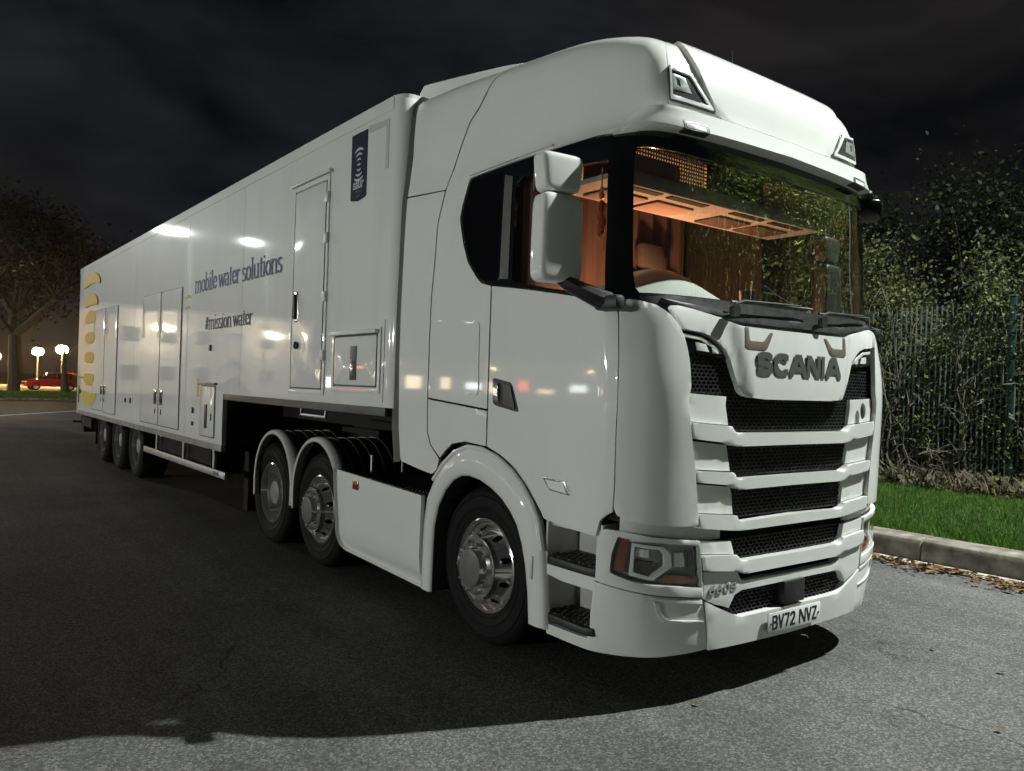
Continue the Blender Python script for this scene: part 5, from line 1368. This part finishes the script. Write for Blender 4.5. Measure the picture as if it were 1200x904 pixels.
for sd, w, h, d, n, sz in ((1, 2.6, 3.4, 1.1, 17000, .062), (2, 2.4, 4.2, 1.3, 17000, .066), (3, 2.8, 2.7, 1.0, 16000, .055), (4, 2.4, 5.4, 1.8, 17000, .085)):
    q, st = shrub_mesh(sd, d, h, w, n, sz, 95, 16)
    me = soup('tmp', q, None).data; bpy.data.objects.remove(bpy.data.objects['tmp'])
    SV.append((me, st))
def shrub(v, x, y, rz, label, leaf, group='shrubs of the hedge behind the fence', s=1.0, z=.2, cat='shrub'):
    t = empty('shrub', (x, y, z), rz, label=label, category=cat, group=group); t.scale = (s, s, s)
    key = (v, leaf)
    if key not in shrub.cache:
        me = SV[v][0].copy(); me.materials.clear(); me.materials.append(MATS[leaf]); shrub.cache[key] = me
    link('foliage', shrub.cache[key], leaf, t); link('stems', SV[v][1], 'twig', t)
    return t
shrub.cache = {}
spots = [
 (0, 9.8, 1.5, 'ivy-green leafy shrub behind the fence, beside the single tall post', 'ivy_leaf'),
 (2, 9.75, 3.2, 'low dense leafy shrub pressed against the fence mesh', 'bush_leaf'),
 (0, 9.85, 4.9, 'leafy shrub behind the fence, just clear of the lorry\'s front corner', 'bush_leaf'),
 (2, 9.75, 6.4, 'leafy shrub half hidden by the lorry\'s corner', 'ivy_leaf'),
 (1, 10.3, 2.4, 'tall thin-leaved shrub rising behind the fence', 'ivy_leaf'),
 (1, 10.4, 5.4, 'tall shrub rising above the fence near the lorry\'s mirror', 'bush_leaf'),
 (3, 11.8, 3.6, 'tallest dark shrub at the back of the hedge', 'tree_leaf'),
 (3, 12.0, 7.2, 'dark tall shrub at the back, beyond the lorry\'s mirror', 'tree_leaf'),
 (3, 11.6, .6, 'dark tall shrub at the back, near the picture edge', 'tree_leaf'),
 (2, 9.3, .2, 'dense low shrub beyond the picture edge by the fence', 'ivy_leaf'),
 (1, 10.2, -.8, 'thick shrub outside the picture, facing the lorry\'s front', 'bush_leaf'),
 (0, 9.4, -2.2, 'leafy shrub facing the lorry\'s front', 'bush_leaf'),
 (1, 9.6, -4.2, 'tall shrub mirrored near the edge of the windscreen', 'verge_leaf'),
 (3, 9.8, -6.2, 'tallest shrub mirrored in the windscreen', 'verge_leaf'),
 (1, 9.6, -8.2, 'tall shrub mirrored in the middle of the windscreen', 'verge_leaf'),
 (3, 9.9, -10.4, 'far shrub mirrored in the windscreen', 'verge_leaf'),
]
for i, (v, x, y, lab, lf_) in enumerate(spots):
    shrub(v, x, y, random.uniform(-.3, .3), lab, lf_, s=random.uniform(.92, 1.1) * (1.35 if y < -3 else 1))

# ivy that has climbed through the fence mesh, in patches
IV = empty('climbing_ivy', (0, 0, 0), label='patchy ivy climbing through the green fence mesh', category='ivy')
cc = np.stack([8.86 + .10 * rng.random(130), -1.5 + 9.5 * rng.random(130), .3 + 2.9 * rng.random(130) ** 1.1], 1)
kk = rng.integers(0, 130, 11000); cs_ = (.09 + .14 * rng.random(130))[kk]
cen_ = cc[kk] + rng.normal(size=(11000, 3)) * np.stack([cs_ * .35, cs_, cs_ * 1.2], 1); cen_[:, 2] = np.maximum(cen_[:, 2], .22)
soup('foliage', leaves(cen_, .058, .6, .1), 'bush_leaf', IV)
ms_ = MB()
for i_ in range(26):
    y_ = -1.3 + 9 * rng.random(); x_ = 8.9; pts_ = [(x_, y_, .15)]
    for j_ in range(7): y_ += rng.normal() * .10; pts_.append((x_ + rng.normal() * .03, y_, .15 + (j_ + 1) * .42))
    ms_.tube(pts_, [.014 * (1 - j_ * .1) for j_ in range(8)], 5)
ms_.build('stems', 'twig', IV, fix=False)

# bare bramble arching out of the hedge
def bramble(name, loc, seed, n, h, spread, label):
    r = np.random.default_rng(seed); t = empty(name, loc, label=label, category='bramble')
    for i in range(n):
        m = MB(); p = Vector((r.normal() * .12, r.normal() * .5, 0)); d = Vector((-.15 + r.normal() * .25, r.normal() * .45, 1)).normalized(); pts = [p.copy()]
        L = h * (.6 + .5 * r.random())
        for j in range(9):
            d = (d + Vector((-.06 + r.normal() * .10, r.normal() * .14 * spread, -.07 * j * .35))).normalized(); p = p + d * (L / 9); pts.append(p.copy())
        m.tube(pts, [.014 * (1 - .8 * k / 9) + .003 for k in range(10)], 5)
        for j in range(2, 9):
            for _ in range(2):
                dd = Vector((r.normal(), r.normal(), r.normal() + .2)).normalized() * (.18 + .3 * r.random())
                m.tube([pts[j], pts[j] + dd * .55 + Vector((0, 0, .03)), pts[j] + dd], [.006, .004, .0015], 4)
        m.build('bramble_cane', 'twig', t, fix=False)
    return t
bramble('bramble', (8.85, 4.7, .25), 11, 10, 3.9, 1.0, 'bare pale bramble canes arching in front of the fence beside the lorry')
bramble('bramble', (8.9, 3.1, .25), 12, 5, 2.7, 1.4, 'thinner bare bramble tangled in the fence mesh')
bramble('bramble', (9.4, 4.3, .25), 13, 7, 4.8, 1.0, 'tall bare stems standing up out of the hedge')

# ================================================================== trees
def tree_meshes(seed, h, trunk, crown_r, crown_z, nleaf, size, levels=3):
    r = np.random.default_rng(seed); m = MB(); tips = []
    def grow(p, d, L, rad, lev):
        pts = [p.copy()]; q = p.copy(); dd = d.copy()
        for j in range(4):
            dd = (dd + Vector((r.normal(), r.normal(), 0)) * (.03 if lev == 0 else .12) + Vector((0, 0, .04))).normalized(); q = q + dd * L / 4; pts.append(q.copy())
        m.tube(pts, [rad * (1 - .13 * j) for j in range(5)], 9 if lev == 0 else 5)
        if lev >= levels: tips.append(q.copy()); return
        nb = 5 if lev == 0 else 4
        for b in range(nb):
            a = 2 * math.pi * (b + r.random() * .6) / nb; up = .5 + .5 * r.random()
            e = Vector((math.cos(a), math.sin(a), up)).normalized()
            s = pts[4] if b < 3 else pts[3]
            grow(s, (dd * .35 + e).normalized(), L * (.62 + .2 * r.random()), rad * .52, lev + 1)
        tips.append(q.copy())
    grow(Vector((0, 0, -.2)), Vector((0, 0, 1)), h * (.46 if trunk > .4 else .34), trunk, 0)
    T = np.array([tuple(t) for t in tips]); k = r.integers(0, len(T), nleaf)
    cen = T[k] + r.normal(size=(nleaf, 3)) * crown_r
    return leaves(cen, size, .6, .2), m.mesh('trunk', fix=False)
TV = []
for sd, h, tr_, cr, n, sz in ((21, 12, .42, .75, 11000, .26), (22, 10, .30, .55, 8000, .22), (23, 9, .22, .42, 14000, .13)):
    q, tm = tree_meshes(sd, h, tr_, cr, 0, n, sz)
    me = soup('tmp', q, None).data; bpy.data.objects.remove(bpy.data.objects['tmp']); TV.append((me, tm))
def tree(v, x, y, label, leaf='tree_leaf', s=1.0, rz=0, group='trees across the road', z=0):
    t = empty('tree', (x, y, z), rz, label=label, category='tree', group=group); t.scale = (s, s, s)
    me = TV[v][0] if not TV[v][0].materials else TV[v][0].copy()
    me.materials.clear(); me.materials.append(MATS[leaf])
    link('crown', me, leaf, t); link('trunk', TV[v][1], 'bark', t)
    return t
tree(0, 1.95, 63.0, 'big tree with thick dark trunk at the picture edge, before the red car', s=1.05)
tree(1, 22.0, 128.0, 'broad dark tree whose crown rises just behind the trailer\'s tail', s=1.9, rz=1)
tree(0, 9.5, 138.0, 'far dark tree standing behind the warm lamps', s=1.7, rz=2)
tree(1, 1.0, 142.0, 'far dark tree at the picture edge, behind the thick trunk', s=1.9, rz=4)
tree(2, 11.2, -7.0, 'leafy tree in front of the lorry, mirrored green in the windscreen', 'verge_leaf', 1.15, 0, 'trees on the verge', .2)
tree(2, 8.9, -11.4, 'second leafy tree farther along the verge', 'verge_leaf', 1.1, 2, 'trees on the verge', .2)
tree(2, 12.4, -2.9, 'leafy tree closest to the lorry\'s front on the verge', 'verge_leaf', 1.05, 4, 'trees on the verge', .2)

# ================================================================== across the road
def strip(name, b0, b1, z, material, a0=-60, a1=90, **k):
    return sheet(name, [rd(a0, b0), rd(a1, b0), rd(a1, b1), rd(a0, b1)], z, material, **k)
P = lambda x, y: (x, y)
sheet('road', [(-60, 27.5), (70, 27.5), (70, 47.9), (-60, 47.9)], .004, 'road_asphalt', label='dark road beyond the lorry park')
LN = Vector((2.96, 4.10)).normalized(); LNn = Vector((-LN.y, LN.x))
a_ = Vector((-1.42, 30.61)) - LN * 3; b_ = Vector((1.54, 34.71)) + LN * 3
sheet('road_line', [tuple(a_ - LNn * .12), tuple(b_ - LNn * .12), tuple(b_ + LNn * .12), tuple(a_ + LNn * .12)], .008, 'white_line', label='white painted line across the road')
FK = empty('far_kerb', (0, 0, 0), kind='structure')
for i in range(30):
    MB().box2((-20 + i * 1.5, 47.9, -.05), (-20 + i * 1.5 + 1.49, 48.05, .13)).build('kerb_stone', 'concrete', FK, bevel=.01)
sheet('grass_strip', [(-60, 48.05), (70, 48.05), (70, 63.5), (-60, 63.5)], .12, 'lawn_base', label='grass strip across the road')
blades('roadside_grass', 30000, -6, 12, 48.1, 63.4, .05, .14, 'grass_blade', .4, .03, lambda a, b: .12, label='rough grass on the strip across the road')
sheet('far_car_park', [(-60, 63.5), (70, 63.5), (70, 100), (-60, 100)], .012, 'gutter_concrete', label='pale paved car park under the warm lamps')
sheet('far_lawn', [(-60, 100), (70, 100), (70, 140), (-60, 140)], .05, 'lawn_base', label='lawn at the far end of the car park')
def lantern(x, y, h, label, w=1300, glow='lamp_warm', k=1.45):
    t = empty('lantern_post', (x, y, 0), label=label, category='lamp post', group='warm lantern posts in the far car park')
    MB().tube([(0, 0, 0), (0, 0, h - .35)], [.08, .05], 10).build('post', 'galvanised', t)
    MB().lathe([(.0, h - .4), (.10, h - .38), (.14, h - .34), (.08, h - .32)], 12, 'z').build('collar', 'galvanised', t)
    MB().lathe([(0, h + .36), (.2 * k, h + .32 * k), (.34 * k, h + .18 * k), (.38 * k, h), (.32 * k, h - .2), (.12, h - .33)], 18, 'z').build('lantern', glow, t, angle=80)
    MB().lathe([(0, h + .44), (.18, h + .40), (.22, h + .36), (.0, h + .37)], 14, 'z').build('cap', 'steel_grey', t)
    lamp('lantern_light', 'POINT', (x, y, h - .6), w * .6, (1.0, .60, .24), .3)
lantern(7.1, 95.8, 3.6, 'warm lantern post behind the red car, the smaller glow of the pair')
lantern(8.3, 88.0, 3.75, 'brightest warm lantern post, beside the trailer\'s tail')
lantern(3.4, 98.2, 3.0, 'warm lantern post cut by the picture edge')
lantern(-3.0, 71.5, 3.4, 'warm lantern post out of view past the thick tree trunk', 220)
# added parade of unseen lit shops, put in to mirror as a broken band of light along the flank
SP = empty('added_shop_parade', (-57.0, 85.0, 0), math.atan2(-25, -35) + math.pi, label='low parade of lit shops out of view, mirrored in the lorry\'s flank', category='building')
MB().box2((-26, .0, 0), (26, 10, 4.6)).build('wall', 'render_wall', SP)
MB().box2((-26.3, -.8, 4.6), (26.3, 10.3, 4.9)).build('roof', 'steel_grey', SP)
rs = np.random.default_rng(3); xx = -25.0; i_ = 0
while xx < 24:
    w_ = .7 + 2.2 * rs.random(); z0_ = .5 + .5 * rs.random(); z1_ = z0_ + .7 + 1.3 * rs.random()
    mm_ = ('added_shop_light', 'added_shop_light', 'added_shop_cool', 'added_shop_light', 'added_shop_cool', 'added_shop_red')[int(rs.integers(0, 6))]
    fr_ = MB().box2((xx, -.06, z0_), (xx + w_, -.002, z1_)).build('window', 'grubby_white', SP)
    MB().box2((xx + .06, -.075, z0_ + .06), (xx + w_ - .06, -.06, z1_ - .06)).build('pane', mm_, fr_)
    xx += w_ + .5 + 2.4 * rs.random()
for x_ in (-17, -4, 9, 21):
    lp_ = MB().box2((x_ - .2, -.5, 3.7), (x_ + .2, -.1, 3.9)).build('added_wall_lamp', 'lamp_row', SP)

def car(loc, rz, paint, label, group='cars in the far car park'):
    t = empty('parked_car', loc, rz, label=label, category='car', group=group)
    # side profile, x along the car, front at +x
    low = [(-2.0,.32),(-2.05,.55),(-2.0,.85),(-1.9,.95),(.75,.95),(1.1,.92),(1.75,.80),(2.02,.66),(2.06,.45),(2.0,.30)]
    m = MB(); ws = (-.86, -.80, .80, .86)
    for y, k in zip(ws, (.0, 1, 1, .0)):
        for x, z in low: m.v.append((x * (.985 + .015 * k), y, z if k else .32 + (z - .32) * .93))
    n = len(low)
    for j in range(3):
        for i in range(n): m.f.append((j * n + i, j * n + (i + 1) % n, (j + 1) * n + (i + 1) % n, (j + 1) * n + i))
    m.f.append(tuple(range(n))); m.f.append(tuple(3 * n + i for i in reversed(range(n))))
    m.build('body', paint, t, bevel=.04)
    gh = [(-1.88,.93),(-1.55,1.36),(-1.2,1.45),(-.2,1.47),(.25,1.42),(1.05,.93)]
    m = MB(); n = len(gh)
    for y0_, y1_ in ((-.80, -.64), (.80, .64)):
        for x, z in gh: m.v.append((x, y0_ + (y1_ - y0_) * (z - .93) / .54, z))
    for i in range(n): m.f.append((i, (i + 1) % n, n + (i + 1) % n, n + i))
    m.f.append(tuple(range(n))); m.f.append(tuple(n + i for i in reversed(range(n))))
    m.build('windows', 'car_glass', t)
    rf = [(-1.6,1.34),(-1.2,1.47),(-.2,1.49),(.3,1.43),(.3,1.39),(-.2,1.45),(-1.2,1.43),(-1.56,1.31)]
    MB().prism([(x, z) for x, z in rf], -.66, .66, 'y').build('roof', paint, t, bevel=.015)
    for x in (-1.15, -.25): 
        for s in (-1, 1): MB().box((x, s * .735, 1.17), (.07, .05, .50), (s * .28, 0, 0)).build('pillar', paint, t)
    for x in (-1.25, 1.3):
        for s in (-1, 1):
            w_ = link('wheel', None, parent=t, loc=(x, s * .76, .32))
            MB().lathe([(.20, -.1), (.31, -.1), (.325, -.06), (.325, .06), (.31, .1), (.20, .1)], 24, 'y').build('tyre', 'rubber', w_)
            MB().lathe([(0, s * .09), (.05, s * .10), (.19, s * .085), (.205, s * .10), (.205, s * .02)], 20, 'y').build('rim', 'grubby_white', w_)
    for s in (-1, 1):
        MB().box((1.97, s * .6, .68), (.14, .3, .12)).build('headlight', 'marker_lens', t, bevel=.03)
        MB().box((-2.0, s * .66, .80), (.08, .22, .18)).build('tail_light', 'red_lens', t, bevel=.02)
    return t
car((5.7, 74.3, .02), R(185), 'car_red', 'red hatchback parked side-on beyond the grass strip')
car((9.6, 91.0, .02), R(120), 'car_red', 'red car farther back, half hidden behind the pale bush')
car((-1.5, 84.0, .02), R(95), 'car_grey', 'dark car beyond the thick tree trunk at the picture edge')
# pale depot building out of view, whose lit face the trailer mirrors
DB = empty('depot_building', (-21, 72, 0), R(-6), label='pale rendered depot building out of view beyond the lorry park', category='building')
MB().box2((-10, 0, 0), (10, 12, 7.2)).build('wall', 'render_wall', DB)
MB().box2((-10.3, -.3, 7.2), (10.3, 12.3, 7.5)).build('roof', 'steel_grey', DB)
for i in range(6):
    for z in (1.0, 4.3):
        w0 = MB().box2((-9 + i * 3.1, -.06, z), (-7.4 + i * 3.1, .0, z + 1.5)).build('window', 'grubby_white', DB)
        MB().box2((-8.9 + i * 3.1, -.075, z + .1), (-7.5 + i * 3.1, -.06, z + 1.4)).build('pane', 'window_dark', w0)
for x_ in (-5, 5):  # lamps added to brighten the face that the trailer mirrors
    MB().box2((x_ - .15, -.45, 5.9), (x_ + .15, -.05, 6.05)).build('added_wall_lamp', 'lamp_row', DB)
    lp_ = DB.matrix_basis @ Vector((x_, -1.6, 5.6))
    lamp('wall_fill_light', 'POINT', lp_, 900, (1.0, .86, .66), .15)
# slim broken trunk with bare branches and the pale bush
q = un_p = None
tt = empty('bare_tree', (5.1, 62.6, .1), label='slim bare tree with a flared base between the red car and the pale bush', category='tree')
MB().tube([(0, 0, -.1), (-.05, 0, .6), (-.12, 0, 1.6), (-.1, .1, 3.0)], [.34, .24, .15, .07], 10).build('trunk', 'bark', tt)
m = MB(); r = np.random.default_rng(5)
for i in range(26):
    b = Vector((-.1 + r.normal() * .03, 0, 1.2 + 1.8 * r.random())); d = Vector((r.normal(), r.normal(), .3 + r.random())).normalized() * (.5 + .8 * r.random())
    m.tube([b, b + d * .5 + Vector((0, 0, .08)), b + d], [.03, .02, .006], 5)
m.build('branches', 'twig', tt, fix=False)
shrub(2, 6.45, 64.5, .4, 'rounded pale bush beside the trailer\'s tail across the road', 'pale_bush_leaf', 'bushes across the road', .58, .1, 'bush')
shrub(1, -3.5, 66.5, 1.4, 'dark bush beyond the thick tree trunk', 'tree_leaf', 'bushes across the road', .6, .1, 'bush')

# ================================================================== night air: a thin mist that the lamps glow in
hz = MB().box2((-420, -320, -1), (420, 520, 27)).build('haze', None, None, sm=False, kind='stuff', label='thin night mist')
hm = bpy.data.materials.new('haze'); hm.use_nodes = True
hn = hm.node_tree.nodes; hn.clear()
ho = hn.new('ShaderNodeOutputMaterial'); hv = hn.new('ShaderNodeVolumePrincipled')
hv.inputs['Density'].default_value = .0002; hv.inputs['Color'].default_value = (.92, .92, .92, 1); hv.inputs['Anisotropy'].default_value = .85
hm.node_tree.links.new(hv.outputs['Volume'], ho.inputs['Volume']); hz.data.materials.append(hm)
